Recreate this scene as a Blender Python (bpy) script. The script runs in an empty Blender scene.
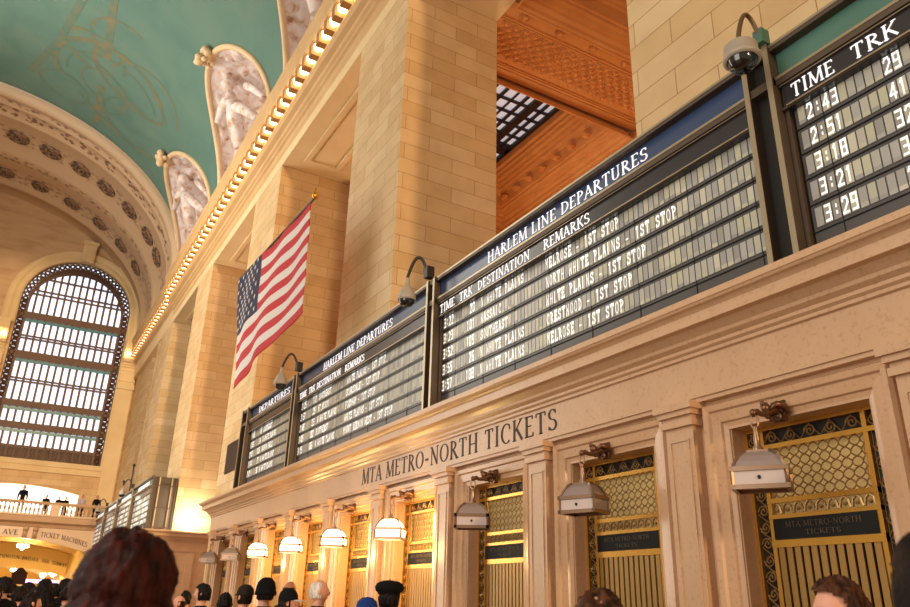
import bpy, bmesh, math, random
from mathutils import Vector, Matrix, noise
random.seed(7)
PI=math.pi; R=math.radians
sc=bpy.context.scene
COL=sc.collection
FLOOR=-1.45          # the world's zero height is the photographer's eye
# ------------------------------------------------------------------ materials
def lin(c): return tuple((x/12.92 if x<=.04045 else ((x+.055)/1.055)**2.4) for x in c)
def H(r,g,b): return lin((r/255,g/255,b/255))+(1,)
class NT:
    def __init__(s,name):
        s.m=bpy.data.materials.new(name); s.m.use_nodes=True; s.t=s.m.node_tree
        s.b=s.t.nodes['Principled BSDF']; s.o=s.t.nodes['Material Output']
    def n(s,typ,**kw):
        nd=s.t.nodes.new(typ)
        for k,v in kw.items():
            if k in nd.inputs.keys() if isinstance(k,str) else False: nd.inputs[k].default_value=v
            else: setattr(nd,k,v)
        return nd
    def l(s,a,b): s.t.links.new(a,b)
def basic(name,col,rough=.5,metal=0,emit=0,ecol=None,noise_s=0,var=.0,spec=.5,bump=0,alpha=1):
    q=NT(name); b=q.b
    b.inputs['Base Color'].default_value=col; b.inputs['Roughness'].default_value=rough
    b.inputs['Metallic'].default_value=metal; b.inputs['Specular IOR Level'].default_value=spec
    if emit: b.inputs['Emission Color'].default_value=ecol or col; b.inputs['Emission Strength'].default_value=emit
    if noise_s:
        tc=q.n('ShaderNodeTexCoord'); nz=q.n('ShaderNodeTexNoise'); nz.inputs['Scale'].default_value=noise_s; nz.inputs['Detail'].default_value=5
        q.l(tc.outputs['Object'],nz.inputs['Vector'])
        mx=q.n('ShaderNodeMix'); mx.data_type='RGBA'
        mx.inputs[6].default_value=tuple(c*(1-var) for c in col[:3])+(1,); mx.inputs[7].default_value=tuple(min(1,c*(1+var)) for c in col[:3])+(1,)
        q.l(nz.outputs['Fac'],mx.inputs[0]); q.l(mx.outputs[2],b.inputs['Base Color'])
        if bump:
            bp=q.n('ShaderNodeBump'); bp.inputs['Strength'].default_value=bump; bp.inputs['Distance'].default_value=.02
            q.l(nz.outputs['Fac'],bp.inputs['Height']); q.l(bp.outputs['Normal'],b.inputs['Normal'])
    return q.m
def stone(name,c1,c2,mortar,bw=1.35,rh=.42,ms=.012):
    """coursed ashlar; works on faces along either axis (x+y across, z up)"""
    q=NT(name); tc=q.n('ShaderNodeTexCoord'); sp=q.n('ShaderNodeSeparateXYZ'); q.l(tc.outputs['Object'],sp.inputs[0])
    ad=q.n('ShaderNodeMath'); q.l(sp.outputs[0],ad.inputs[0]); q.l(sp.outputs[1],ad.inputs[1])
    cb=q.n('ShaderNodeCombineXYZ'); q.l(ad.outputs[0],cb.inputs[0]); q.l(sp.outputs[2],cb.inputs[1])
    br=q.n('ShaderNodeTexBrick'); q.l(cb.outputs[0],br.inputs['Vector'])
    br.inputs['Scale'].default_value=1; br.inputs['Brick Width'].default_value=bw; br.inputs['Row Height'].default_value=rh
    br.inputs['Mortar Size'].default_value=ms; br.inputs['Mortar Smooth'].default_value=.3
    br.inputs['Color1'].default_value=c1; br.inputs['Color2'].default_value=c2; br.inputs['Mortar'].default_value=mortar
    br.offset=.5
    nz=q.n('ShaderNodeTexNoise'); nz.inputs['Scale'].default_value=1.3; nz.inputs['Detail'].default_value=8
    q.l(cb.outputs[0],nz.inputs['Vector'])
    mx=q.n('ShaderNodeMix'); mx.data_type='RGBA'; mx.blend_type='MULTIPLY'; mx.inputs[0].default_value=.35
    q.l(br.outputs['Color'],mx.inputs[6])
    cr=q.n('ShaderNodeValToRGB'); cr.color_ramp.elements[0].position=.3; cr.color_ramp.elements[0].color=(.6,.52,.42,1); cr.color_ramp.elements[1].position=.65; cr.color_ramp.elements[1].color=(1,1,1,1)
    q.l(nz.outputs['Fac'],cr.inputs[0]); q.l(cr.outputs[0],mx.inputs[7]); q.l(mx.outputs[2],q.b.inputs['Base Color'])
    q.b.inputs['Roughness'].default_value=.6
    bp=q.n('ShaderNodeBump'); bp.inputs['Strength'].default_value=.4; bp.inputs['Distance'].default_value=.02; bp.invert=True
    q.l(br.outputs['Fac'],bp.inputs['Height']); q.l(bp.outputs['Normal'],q.b.inputs['Normal'])
    return q.m
def marble(name,c,c2,rough=.3):
    q=NT(name); tc=q.n('ShaderNodeTexCoord')
    a=q.n('ShaderNodeTexNoise'); a.inputs['Scale'].default_value=2.2; a.inputs['Detail'].default_value=6; a.inputs['Distortion'].default_value=.6
    b=q.n('ShaderNodeTexNoise'); b.inputs['Scale'].default_value=26; b.inputs['Detail'].default_value=4
    q.l(tc.outputs['Object'],a.inputs['Vector']); q.l(tc.outputs['Object'],b.inputs['Vector'])
    mx=q.n('ShaderNodeMix'); mx.data_type='RGBA'; mx.inputs[6].default_value=c; mx.inputs[7].default_value=c2; q.l(a.outputs['Fac'],mx.inputs[0])
    cr=q.n('ShaderNodeValToRGB'); cr.color_ramp.elements[0].position=.28; cr.color_ramp.elements[0].color=(.74,.64,.57,1); cr.color_ramp.elements[1].position=.45; cr.color_ramp.elements[1].color=(1,1,1,1)
    q.l(b.outputs['Fac'],cr.inputs[0])
    m2=q.n('ShaderNodeMix'); m2.data_type='RGBA'; m2.blend_type='MULTIPLY'; m2.inputs[0].default_value=.6
    q.l(mx.outputs[2],m2.inputs[6]); q.l(cr.outputs[0],m2.inputs[7]); q.l(m2.outputs[2],q.b.inputs['Base Color'])
    q.b.inputs['Roughness'].default_value=rough
    return q.m
def tiles(name):
    """split flap fronts: glare painted in as a random pale grey per flap"""
    q=NT(name); tc=q.n('ShaderNodeTexCoord'); sp=q.n('ShaderNodeSeparateXYZ'); q.l(tc.outputs['Object'],sp.inputs[0])
    fl=[]
    for i,s in((1,1/.08),(2,1/.26)):
        m=q.n('ShaderNodeMath',operation='MULTIPLY'); q.l(sp.outputs[i],m.inputs[0]); m.inputs[1].default_value=s
        f=q.n('ShaderNodeMath',operation='FLOOR'); q.l(m.outputs[0],f.inputs[0]); fl.append(f)
    cb=q.n('ShaderNodeCombineXYZ'); q.l(fl[0].outputs[0],cb.inputs[0]); q.l(fl[1].outputs[0],cb.inputs[1])
    wn=q.n('ShaderNodeTexWhiteNoise'); wn.noise_dimensions='3D'; q.l(cb.outputs[0],wn.inputs['Vector'])
    cr=q.n('ShaderNodeValToRGB'); e=cr.color_ramp.elements
    e[0].position=0; e[0].color=H(150,147,142); e[1].position=1; e[1].color=H(208,202,186)
    x=e.new(.5); x.color=H(176,174,170); x=e.new(.8); x.color=H(190,188,162)
    q.l(wn.outputs['Value'],cr.inputs[0]); q.l(cr.outputs[0],q.b.inputs['Base Color'])
    q.b.inputs['Roughness'].default_value=.3; q.b.inputs['Specular IOR Level'].default_value=.6
    return q.m
def band(name,base,dark,stripes,ns=3.0):
    """stone with painted ornament in stripes along object y"""
    q=NT(name); tc=q.n('ShaderNodeTexCoord'); sp=q.n('ShaderNodeSeparateXYZ'); q.l(tc.outputs['Object'],sp.inputs[0])
    mr=q.n('ShaderNodeMapRange'); mr.inputs['From Min'].default_value=46; mr.inputs['From Max'].default_value=60; q.l(sp.outputs[1],mr.inputs['Value'])
    cr=q.n('ShaderNodeValToRGB'); cr.color_ramp.interpolation='CONSTANT'; e=cr.color_ramp.elements
    e[0].position=0; e[0].color=(0,0,0,1); e[1].position=.999; e[1].color=(0,0,0,1)
    for a,b,v in stripes:
        x=e.new((a-46)/14); x.color=(v,v,v,1); x=e.new((b-46)/14); x.color=(0,0,0,1)
    q.l(mr.outputs[0],cr.inputs[0])
    vo=q.n('ShaderNodeTexVoronoi'); vo.inputs['Scale'].default_value=ns; q.l(tc.outputs['Object'],vo.inputs['Vector'])
    c2=q.n('ShaderNodeValToRGB'); c2.color_ramp.elements[0].position=.3; c2.color_ramp.elements[0].color=(1,1,1,1); c2.color_ramp.elements[1].position=.5; c2.color_ramp.elements[1].color=(0,0,0,1)
    q.l(vo.outputs['Distance'],c2.inputs[0])
    mu=q.n('ShaderNodeMath',operation='MULTIPLY'); q.l(cr.outputs[0],mu.inputs[0]); q.l(c2.outputs[0],mu.inputs[1])
    mx=q.n('ShaderNodeMix'); mx.data_type='RGBA'; mx.inputs[6].default_value=base; mx.inputs[7].default_value=dark
    q.l(mu.outputs[0],mx.inputs[0]); q.l(mx.outputs[2],q.b.inputs['Base Color']); q.b.inputs['Roughness'].default_value=.7
    return q.m
def noisecol(name,stops,scale,rough=.7,detail=6,dist=0,bump=0,stretch=(1,1,1)):
    q=NT(name); tc=q.n('ShaderNodeTexCoord'); mp=q.n('ShaderNodeMapping'); mp.inputs['Scale'].default_value=stretch
    q.l(tc.outputs['Object'],mp.inputs[0])
    nz=q.n('ShaderNodeTexNoise'); nz.inputs['Scale'].default_value=scale; nz.inputs['Detail'].default_value=detail; nz.inputs['Distortion'].default_value=dist
    q.l(mp.outputs[0],nz.inputs['Vector']); cr=q.n('ShaderNodeValToRGB'); e=cr.color_ramp.elements
    e[0].position,e[0].color=stops[0]; e[1].position,e[1].color=stops[-1]
    for p,c in stops[1:-1]: x=e.new(p); x.color=c
    q.l(nz.outputs['Fac'],cr.inputs[0]); q.l(cr.outputs[0],q.b.inputs['Base Color']); q.b.inputs['Roughness'].default_value=rough
    if bump:
        bp=q.n('ShaderNodeBump'); bp.inputs['Strength'].default_value=bump; bp.inputs['Distance'].default_value=.05
        q.l(nz.outputs['Fac'],bp.inputs['Height']); q.l(bp.outputs['Normal'],q.b.inputs['Normal'])
    return q.m
M={}
M['stone']=stone('limestone_blocks',H(224,194,148),H(210,172,120),H(168,124,78),1.35,.42,.008)
M['stone_plain']=noisecol('limestone_plain',[(.3,H(220,190,142)),(.7,H(230,204,158))],.8)
M['stone_cornice']=noisecol('ochre_cornice_stone',[(.3,H(200,160,108)),(.7,H(212,174,122))],.8)
M['bracket']=basic('brown_bracket_stone',H(168,118,66),.6)
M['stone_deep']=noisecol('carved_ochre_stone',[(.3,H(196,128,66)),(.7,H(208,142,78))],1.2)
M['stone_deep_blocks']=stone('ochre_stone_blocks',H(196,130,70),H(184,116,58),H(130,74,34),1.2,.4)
M['marble']=marble('pinkish_marble',H(216,178,142),H(198,156,120))
M['marble_trim']=marble('pinkish_marble_moulding',H(214,174,138),H(198,152,114),.22)
M['engraved']=basic('engraved_dark_paint',H(62,40,28),.6)
M['teal']=noisecol('teal_ceiling_paint',[(.3,H(82,114,103)),(.5,H(90,121,109)),(.72,H(102,125,109))],.35,.85,8,.8)
M['gold_paint']=noisecol('faded_gold_paint',[(.4,H(90,112,96)),(.6,H(118,112,82))],1.4,.8)
M['gold_faint']=noisecol('very_faded_gold_paint',[(.4,H(84,112,98)),(.6,H(102,114,94))],1.2,.8)
M['vault_cream']=band('ornamented_vault_band',H(198,168,136),H(98,60,46),[(46.9,47.5,.7),(47.8,48.9,.85),(50.5,52.3,.45),(54.0,54.8,.6),(56.2,58.2,.5)],2.6)
M['tympanum']=noisecol('veined_cream_plaster',[(.3,H(190,150,112)),(.5,H(206,170,130)),(.7,H(212,178,138))],.9,.8,8,.4,0,(.5,1,2.2))
M['relief']=noisecol('relief_plaster',[(.28,H(170,120,92)),(.40,H(222,196,180)),(.55,H(236,224,222)),(.8,H(238,230,230))],2.6,.7,6,.3,.5)
M['relief_rim']=basic('relief_rim_stone',H(222,190,150),.7,noise_s=2,var=.15)
M['rosette']=noisecol('rosette_bronze',[(.4,H(70,48,40)),(.6,H(150,116,90))],5)
M['metal']=basic('dark_bronze_frame',H(92,76,62),.45,.4,noise_s=3,var=.15)
M['metal_edge']=basic('pale_bronze_edge',H(176,160,134),.3,.6)  # paler bronze for the thin strips along frame edges
M['metal_dark']=basic('near_black_metal',H(38,34,32),.4,.3)
M['panel_blue']=basic('slate_blue_sign_face',H(58,74,108),.25,.0)
M['panel_green']=basic('green_sign_face',H(84,124,110),.25)
M['panel_black']=basic('charcoal_sign_face',H(50,47,50),.22)
M['flapback']=basic('dark_flap_housing',H(78,74,74),.35,noise_s=2,var=.1)
M['flap']=tiles('split_flap_faces_glare')  # pale greys hold reflected glare; the flaps themselves are dark
M['white']=basic('white_lettering',H(250,248,255),.5,emit=.35,ecol=(1,1,1,1))  # faint emission added so the sign letters stay white
M['whitedim']=basic('white_flap_lettering',H(255,255,252),.5,emit=.3,ecol=(1,1,1,1))  # small emission lifts the flap letters; they are no lamps
M['brass']=basic('polished_brass',H(214,160,72),.25,.75,noise_s=8,var=.12)
M['brass_dull']=basic('dull_brass',H(168,128,70),.4,.5,noise_s=3,var=.15)
M['bronze_scroll']=basic('dark_scrolled_bronze',H(164,130,82),.35,.6,noise_s=9,var=.3)
M['amber']=noisecol('amber_backing_glass',[(.35,H(160,128,74)),(.65,H(198,164,100))],1.2,.5)
b_=M['amber'].node_tree.nodes['Principled BSDF']; b_.inputs['Emission Color'].default_value=(.55,.36,.13,1); b_.inputs['Emission Strength'].default_value=.22
M['plate']=basic('black_name_plate',H(24,21,18),.6,spec=.2)
M['plate_text']=basic('tarnished_plate_lettering',H(84,68,48),.5)
M['lampmetal']=basic('brushed_lamp_metal',H(150,120,98),.3,.85)
M['lampbronze']=basic('cast_bronze_bracket',H(120,86,66),.35,.7,noise_s=12,var=.3)
M['lampglass']=basic('unlit_frosted_glass',H(206,188,184),.35)
M['lamphood']=basic('unlit_hood_glass',H(158,140,136),.3,.3)
M['lampglass_lit']=basic('lit_frosted_glass',H(255,236,200),.4,emit=5,ecol=(1,.80,.48,1))
M['bulb']=basic('glowing_bulb',H(255,240,200),.4,emit=6,ecol=(1,.80,.46,1))
M['daylight']=None
M['winframe']=basic('bronze_window_frame',H(92,66,52),.5,.2,noise_s=2,var=.2)
M['winteal']=basic('teal_glass_strip',H(40,120,130),.3)
M['skyframe']=basic('black_skylight_iron',H(30,24,24),.5)
M['camhouse']=basic('camera_housing',H(170,158,144),.4)
M['camarm']=basic('camera_arm_bronze',H(110,86,62),.35,.4)
M['camarm_dark']=basic('camera_arm_black',H(44,34,32),.4)
M['camdome']=basic('smoked_dome',H(18,16,18),.08,spec=1)
M['red']=basic('flag_red',H(190,16,32),.75); M['fwhite']=basic('flag_white',H(222,212,208),.75); M['navy']=basic('flag_navy',H(24,28,66),.75)
M['gold']=basic('gold_finial',H(226,170,60),.25,.9)
M['floor']=noisecol('tennessee_marble_floor',[(.3,H(128,100,76)),(.7,H(150,120,92))],.8,.25)
M['warmwall']=basic('warm_passage_plaster',H(240,200,110),.7)
M['whitewall']=basic('white_plaster',H(250,244,232),.8)
M['glow']=basic('lit_ceiling_panel',H(255,250,240),.6,emit=2.2,ecol=(1,.96,.9,1))
M['kiosk']=basic('kiosk_dark_panels',H(54,32,26),.9,spec=.1)
M['purple']=basic('lit_purple_sign',H(170,120,230),.4,emit=2.0,ecol=(.62,.42,1,1))
def glassday(name,c,s):
    return basic(name,H(225,232,250),.2,emit=s,ecol=c)
M['daypane']=glassday('daylit_window_glass',(.80,.86,1,1),.95)
M['skypane']=glassday('daylit_skylight_glass',(.62,.70,.86,1),.28)
# skin, cloth
def fab(n,c,r=.9): return basic(n,tuple(v*.75 for v in c[:3])+(1,),r,noise_s=14,var=.25,spec=.15)
M['skin']=basic('skin',H(222,158,132),.5,noise_s=5,var=.06); M['lip']=basic('lips',H(176,96,86),.5); M['eye']=basic('eye_dark',H(30,24,22),.2)
M['skin2']=basic('tan_skin',H(178,118,88),.5)
# ------------------------------------------------------------------ mesh builder
class MB:
    def __init__(s): s.v=[]; s.f=[]; s.mi=[]; s.cur=0; s.sm=[]; s.smooth=False
    def add(s,vs,fs):
        o=len(s.v); s.v+= [tuple(v) for v in vs]
        for f in fs: s.f.append([o+i for i in f]); s.mi.append(s.cur); s.sm.append(s.smooth)
    def box(s,x0,x1,y0,y1,z0,z1):
        s.add([(x0,y0,z0),(x1,y0,z0),(x1,y1,z0),(x0,y1,z0),(x0,y0,z1),(x1,y0,z1),(x1,y1,z1),(x0,y1,z1)],
              [(0,3,2,1),(4,5,6,7),(0,1,5,4),(1,2,6,5),(2,3,7,6),(3,0,4,7)]); return s
    def extr(s,poly,f0,f1,close=True):
        """poly of 2-D points mapped by f0 and f1 to 3-D; side walls and caps"""
        n=len(poly); s.add([f0(p) for p in poly]+[f1(p) for p in poly],
          [(i,(i+1)%n,n+(i+1)%n,n+i) for i in range(n if close else n-1)]+([tuple(range(n))[::-1],tuple(range(n,2*n))] if close else [])); return s
    def ext_y(s,prof,y0,y1,close=True):   # prof = (x,z)
        return s.extr(prof,lambda p:(p[0],y0,p[1]),lambda p:(p[0],y1,p[1]),close)
    def ext_x(s,prof,x0,x1,close=True):   # prof = (y,z)
        return s.extr(prof,lambda p:(x0,p[0],p[1]),lambda p:(x1,p[0],p[1]),close)
    def grid(s,rows,closed=False):
        nr=len(rows); nc=len(rows[0]); fs=[]
        for i in range(nr-1):
            for j in range(nc if closed else nc-1):
                k=(j+1)%nc; fs.append((i*nc+j,i*nc+k,(i+1)*nc+k,(i+1)*nc+j))
        s.add([p for r in rows for p in r],fs); return s
    def tube(s,pts,r,n=8,cap=True):
        pts=[Vector(p) for p in pts]; rs=r if isinstance(r,(list,tuple)) else [r]*len(pts)
        rows=[]; up=None
        for i,p in enumerate(pts):
            d=(pts[min(i+1,len(pts)-1)]-pts[max(i-1,0)]).normalized()
            if up is None: up=Vector((0,0,1)) if abs(d.z)<.9 else Vector((1,0,0))
            a=d.cross(up)
            if a.length<1e-5: a=d.cross(Vector((0,1,0)))
            a.normalize(); b=a.cross(d); up=b
            rows.append([p+(a*math.cos(2*PI*k/n)+b*math.sin(2*PI*k/n))*rs[i] for k in range(n)])
        o=len(s.v); s.grid(rows,True)
        if cap:
            s.f.append([o+k for k in range(n)]); s.mi.append(s.cur); s.sm.append(False)
            s.f.append([o+(len(pts)-1)*n+k for k in range(n)][::-1]); s.mi.append(s.cur); s.sm.append(False)
        return s
    def lathe(s,prof,c=(0,0,0),n=16,ax='z'):
        rows=[]
        for r,h in prof:
            row=[]
            for k in range(n):
                a=2*PI*k/n; p=(r*math.cos(a),r*math.sin(a),h)
                if ax=='x': p=(h,r*math.cos(a),r*math.sin(a))
                if ax=='y': p=(r*math.cos(a),h,r*math.sin(a))
                row.append((c[0]+p[0],c[1]+p[1],c[2]+p[2]))
            rows.append(row)
        return s.grid(rows,True)
    def ball(s,c,r,n=10,m=7,sc_=(1,1,1)):
        rows=[]
        for i in range(m+1):
            t=-PI/2+PI*i/m; rows.append([(c[0]+r*sc_[0]*math.cos(t)*math.cos(2*PI*k/n),c[1]+r*sc_[1]*math.cos(t)*math.sin(2*PI*k/n),c[2]+r*sc_[2]*math.sin(t)) for k in range(n)])
        return s.grid(rows,True)
    def mesh(s,name,mats):
        me=bpy.data.meshes.new(name); me.from_pydata(s.v,[],s.f); 
        for m in (mats if isinstance(mats,(list,tuple)) else [mats]): me.materials.append(m)
        me.polygons.foreach_set('material_index',s.mi); me.polygons.foreach_set('use_smooth',s.sm)
        bm=bmesh.new(); bm.from_mesh(me); bmesh.ops.recalc_face_normals(bm,faces=bm.faces); bm.to_mesh(me); bm.free()
        me.update(); return me
    def build(s,name,mats,parent=None,loc=None):
        o=bpy.data.objects.new(name,s.mesh(name,mats)); COL.objects.link(o)
        if parent: o.parent=parent
        if loc: o.location=loc
        return o
def tag(o,label=None,cat=None,group=None,kind=None):
    if label: o['label']=label
    if cat: o['category']=cat
    if group: o['group']=group
    if kind: o['kind']=kind
    return o
def empty(name,loc=(0,0,0),label=None,cat=None,group=None,rz=0):
    o=bpy.data.objects.new(name,None); COL.objects.link(o); o.location=loc; o.rotation_euler=(0,0,rz); o.empty_display_size=.1
    return tag(o,label,cat,group)
def struct(o): o['kind']='structure'; return o
def kids(o): return [c for c in bpy.data.objects if c.parent==o]
def copy_tree(o,parent=None):
    c=o.copy(); COL.objects.link(c)
    if parent: c.parent=parent
    for ch in kids(o): copy_tree(ch,c)
    return c
# ------------------------------------------------------------------ lettering
GL={ # strokes: ('l',x0,y0,x1,y1,w) ('a',cx,cy,rx,ry,a0,a1) ('s',x,y) serif ; first entry is the advance width
'A':(.74,[('l',.06,0,.36,1,1),('l',.35,1,.68,0,2),('l',.17,.34,.55,.34,1),('s',.06,0),('s',.68,0)]),
'B':(.62,[('l',.14,0,.14,1,2),('a',.22,.75,.28,.22,-90,90),('a',.22,.27,.34,.25,-90,90),('l',.02,.97,.25,.97,1),('l',.02,.03,.25,.03,1),('l',.14,.52,.25,.52,1)]),
'C':(.74,[('a',.42,.5,.34,.48,50,310),('l',.64,.86,.64,.68,1)]),
'D':(.76,[('l',.14,0,.14,1,2),('a',.2,.5,.48,.47,-90,90),('l',.02,.97,.22,.97,1),('l',.02,.03,.22,.03,1)]),
'E':(.62,[('l',.14,0,.14,1,2),('l',.02,.97,.54,.97,1),('l',.14,.52,.44,.52,1),('l',.02,.03,.57,.03,1),('l',.53,.97,.53,.82,1),('l',.56,.03,.56,.2,1)]),
'F':(.56,[('l',.14,0,.14,1,2),('l',.02,.97,.54,.97,1),('l',.14,.52,.44,.52,1),('s',.14,0)]),
'G':(.78,[('a',.42,.5,.34,.48,50,320),('l',.68,.42,.68,.1,2),('s',.66,.44)]),
'H':(.80,[('l',.14,0,.14,1,2),('l',.66,0,.66,1,2),('l',.14,.5,.66,.5,1),('s',.14,0),('s',.14,.98),('s',.66,0),('s',.66,.98)]),
'I':(.32,[('l',.15,0,.15,1,2),('s',.15,0),('s',.15,.98)]),
'K':(.74,[('l',.14,0,.14,1,2),('l',.18,.45,.6,.98,1),('l',.3,.58,.68,0,2),('s',.14,0),('s',.14,.98),('s',.6,.98)]),
'L':(.58,[('l',.14,0,.14,1,2),('l',.02,.03,.54,.03,1),('l',.53,.03,.53,.2,1),('s',.14,.98)]),
'M':(.94,[('l',.1,0,.14,1,1),('l',.14,1,.46,.05,2),('l',.46,.05,.78,1,1),('l',.80,1,.84,0,2),('s',.1,0),('s',.84,0),('s',.12,.98),('s',.82,.98)]),
'N':(.82,[('l',.14,0,.14,1,1),('l',.12,1,.68,.02,2),('l',.68,0,.68,1,1),('s',.14,0),('s',.1,.98),('s',.68,.98)]),
'O':(.84,[('a',.41,.5,.35,.48,0,360)]),
'P':(.62,[('l',.14,0,.14,1,2),('a',.2,.73,.32,.24,-90,90),('l',.02,.97,.25,.97,1),('s',.14,0)]),
'Q':(.84,[('a',.41,.5,.35,.48,0,360),('l',.45,.15,.8,-.15,2)]),
'R':(.70,[('l',.14,0,.14,1,2),('a',.2,.74,.30,.23,-90,90),('l',.02,.97,.25,.97,1),('l',.3,.5,.66,0,2),('s',.14,0),('s',.66,0)]),
'S':(.58,[('a',.28,.74,.2,.23,30,270),('a',.28,.27,.22,.24,-150,90),('l',.47,.92,.47,.76,1),('l',.06,.22,.06,.05,1)]),
'T':(.68,[('l',.33,0,.33,1,2),('l',.03,.97,.63,.97,1),('l',.04,.97,.04,.8,1),('l',.62,.97,.62,.8,1),('s',.33,0)]),
'U':(.78,[('l',.14,1,.14,.3,2),('a',.37,.3,.23,.27,180,360),('l',.6,.3,.6,1,1),('s',.14,.98),('s',.6,.98)]),
'V':(.74,[('l',.06,1,.36,0,2),('l',.36,0,.68,1,1),('s',.06,.98),('s',.68,.98)]),
'W':(1.0,[('l',.06,1,.28,0,2),('l',.28,0,.5,1,1),('l',.5,1,.72,0,2),('l',.72,0,.94,1,1)]),
'X':(.74,[('l',.06,1,.66,0,2),('l',.62,1,.08,0,1)]),
'Y':(.70,[('l',.06,1,.34,.48,2),('l',.62,1,.34,.48,1),('l',.34,.5,.34,0,2),('s',.34,0),('s',.06,.98),('s',.62,.98)]),
'-':(.44,[('l',.06,.4,.36,.4,2)]),
'&':(.8,[('a',.34,.75,.16,.2,0,360),('a',.34,.27,.26,.25,0,360),('l',.4,.5,.76,0,1)]),
' ':(.34,[])}
def poly(*p): return [('l',p[i][0],p[i][1],p[i+1][0],p[i+1][1],2) for i in range(len(p)-1)]
BL={'0':poly((.1,.1),(.1,.9),(.25,1),(.45,1),(.58,.9),(.58,.1),(.45,0),(.25,0),(.1,.1)),'1':poly((.34,0),(.34,1),(.18,.84)),
'2':poly((.08,.8),(.2,1),(.48,1),(.6,.8),(.6,.62),(.08,0),(.62,0)),'3':poly((.08,1),(.6,1),(.6,0),(.08,0))+poly((.2,.52),(.6,.52)),
'4':poly((.48,0),(.48,1),(.06,.3),(.64,.3)),'5':poly((.6,1),(.1,1),(.1,.56),(.5,.56),(.6,.45),(.6,.1),(.5,0),(.06,0)),
'6':poly((.58,1),(.1,1),(.1,0),(.58,0),(.58,.5),(.1,.5)),'7':poly((.06,1),(.6,1),(.24,0)),
'8':poly((.1,0),(.1,1),(.58,1),(.58,0),(.1,0))+poly((.1,.52),(.58,.52)),'9':poly((.58,.5),(.1,.5),(.1,1),(.58,1),(.58,0),(.1,0)),
':':poly((.34,.22),(.34,.34))+poly((.34,.68),(.34,.8))}
BL['M']=poly((.1,0),(.1,1),(.42,.45),(.76,1),(.76,0))
BL['N']=poly((.1,0),(.1,1),(.7,0),(.7,1))
BL['W']=poly((.1,1),(.14,0),(.5,.6),(.86,0),(.9,1))
def glyph(mb,ch,pl,serif=True,thin=.055,thick=.13,depth=1.0):
    """pl(gx,gy,d) -> 3-D; strokes become small prisms"""
    if ch in BL and (not serif or ch not in GL): st=BL[ch]
    elif ch in GL: st=GL[ch][1]
    else: return
    def quad(a,b,c,d):
        P=[a,b,c,d]; mb.add([pl(p[0],p[1],depth) for p in P]+[pl(p[0],p[1],0) for p in P],[(0,1,2,3),(0,4,5,1),(1,5,6,2),(2,6,7,3),(3,7,4,0)])
    for s in st:
        if s[0]=='l':
            _,x0,y0,x1,y1,w=s; w=(thick if w==2 else thin) if serif else thick
            dx,dy=x1-x0,y1-y0; L=math.hypot(dx,dy) or 1; ox,oy=-dy/L*w/2,dx/L*w/2
            if not serif: x0-=dx/L*w*.4;x1+=dx/L*w*.4;y0-=dy/L*w*.4;y1+=dy/L*w*.4
            quad((x0+ox,y0+oy),(x1+ox,y1+oy),(x1-ox,y1-oy),(x0-ox,y0-oy))
        elif s[0]=='a':
            _,cx,cy,rx,ry,a0,a1=s; n=max(6,int(abs(a1-a0)/18))
            for i in range(n):
                q=[]
                for a in(a0+(a1-a0)*i/n,a0+(a1-a0)*(i+1)/n):
                    c,sn=math.cos(R(a)),math.sin(R(a)); w=(thin+(thick-thin)*abs(c)) if serif else thick
                    q.append(((cx+(rx+w/2)*c,cy+(ry+w*.3)*sn),(cx+(rx-w/2)*c,cy+(ry-w*.5)*sn)))
                quad(q[0][0],q[1][0],q[1][1],q[0][1])
        elif s[0]=='s' and serif:
            x,y=s[1],s[2]; quad((x-.12,y+thin*.8),(x+.12,y+thin*.8),(x+.12,y),(x-.12,y)) 
def width(t,gap=.1): return sum(GL[c][0]+gap for c in t)
def text_wall(mb,t,x,y0,z0,h,y1=None,depth=.012,gap=.1,thin=.055,thick=.13):
    """letters on a wall facing -X, running toward -Y from y0"""
    sx=h if y1 is None else (y0-y1)/width(t,gap); cx=0
    for ch in t:
        glyph(mb,ch,lambda gx,gy,d,c=cx:(x-d*depth,y0-(c+gx)*sx,z0+gy*h),True,thin,thick); cx+=GL[ch][0]+gap
# ------------------------------------------------------------------ camera
import math as _m
yaw,pit,rol=R(29.726),R(21.841),R(1.521)
fw=Vector((math.sin(yaw)*math.cos(pit),math.cos(yaw)*math.cos(pit),math.sin(pit)))
rt=Vector((math.cos(yaw),-math.sin(yaw),0)); up=rt.cross(fw)
Rr=rt*math.cos(rol)+up*math.sin(rol); Uu=-rt*math.sin(rol)+up*math.cos(rol)
cam=bpy.data.cameras.new('camera'); co=bpy.data.objects.new('camera',cam); COL.objects.link(co)
mt=Matrix((( Rr.x,Uu.x,-fw.x,0),(Rr.y,Uu.y,-fw.y,0),(Rr.z,Uu.z,-fw.z,0),(0,0,0,1)))
co.matrix_world=mt; cam.sensor_width=36; cam.lens=754.02/910*36; cam.clip_end=300; cam.clip_start=.05
cam.dof.use_dof=True; cam.dof.focus_distance=8; cam.dof.aperture_fstop=4.0
sc.camera=co
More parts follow.
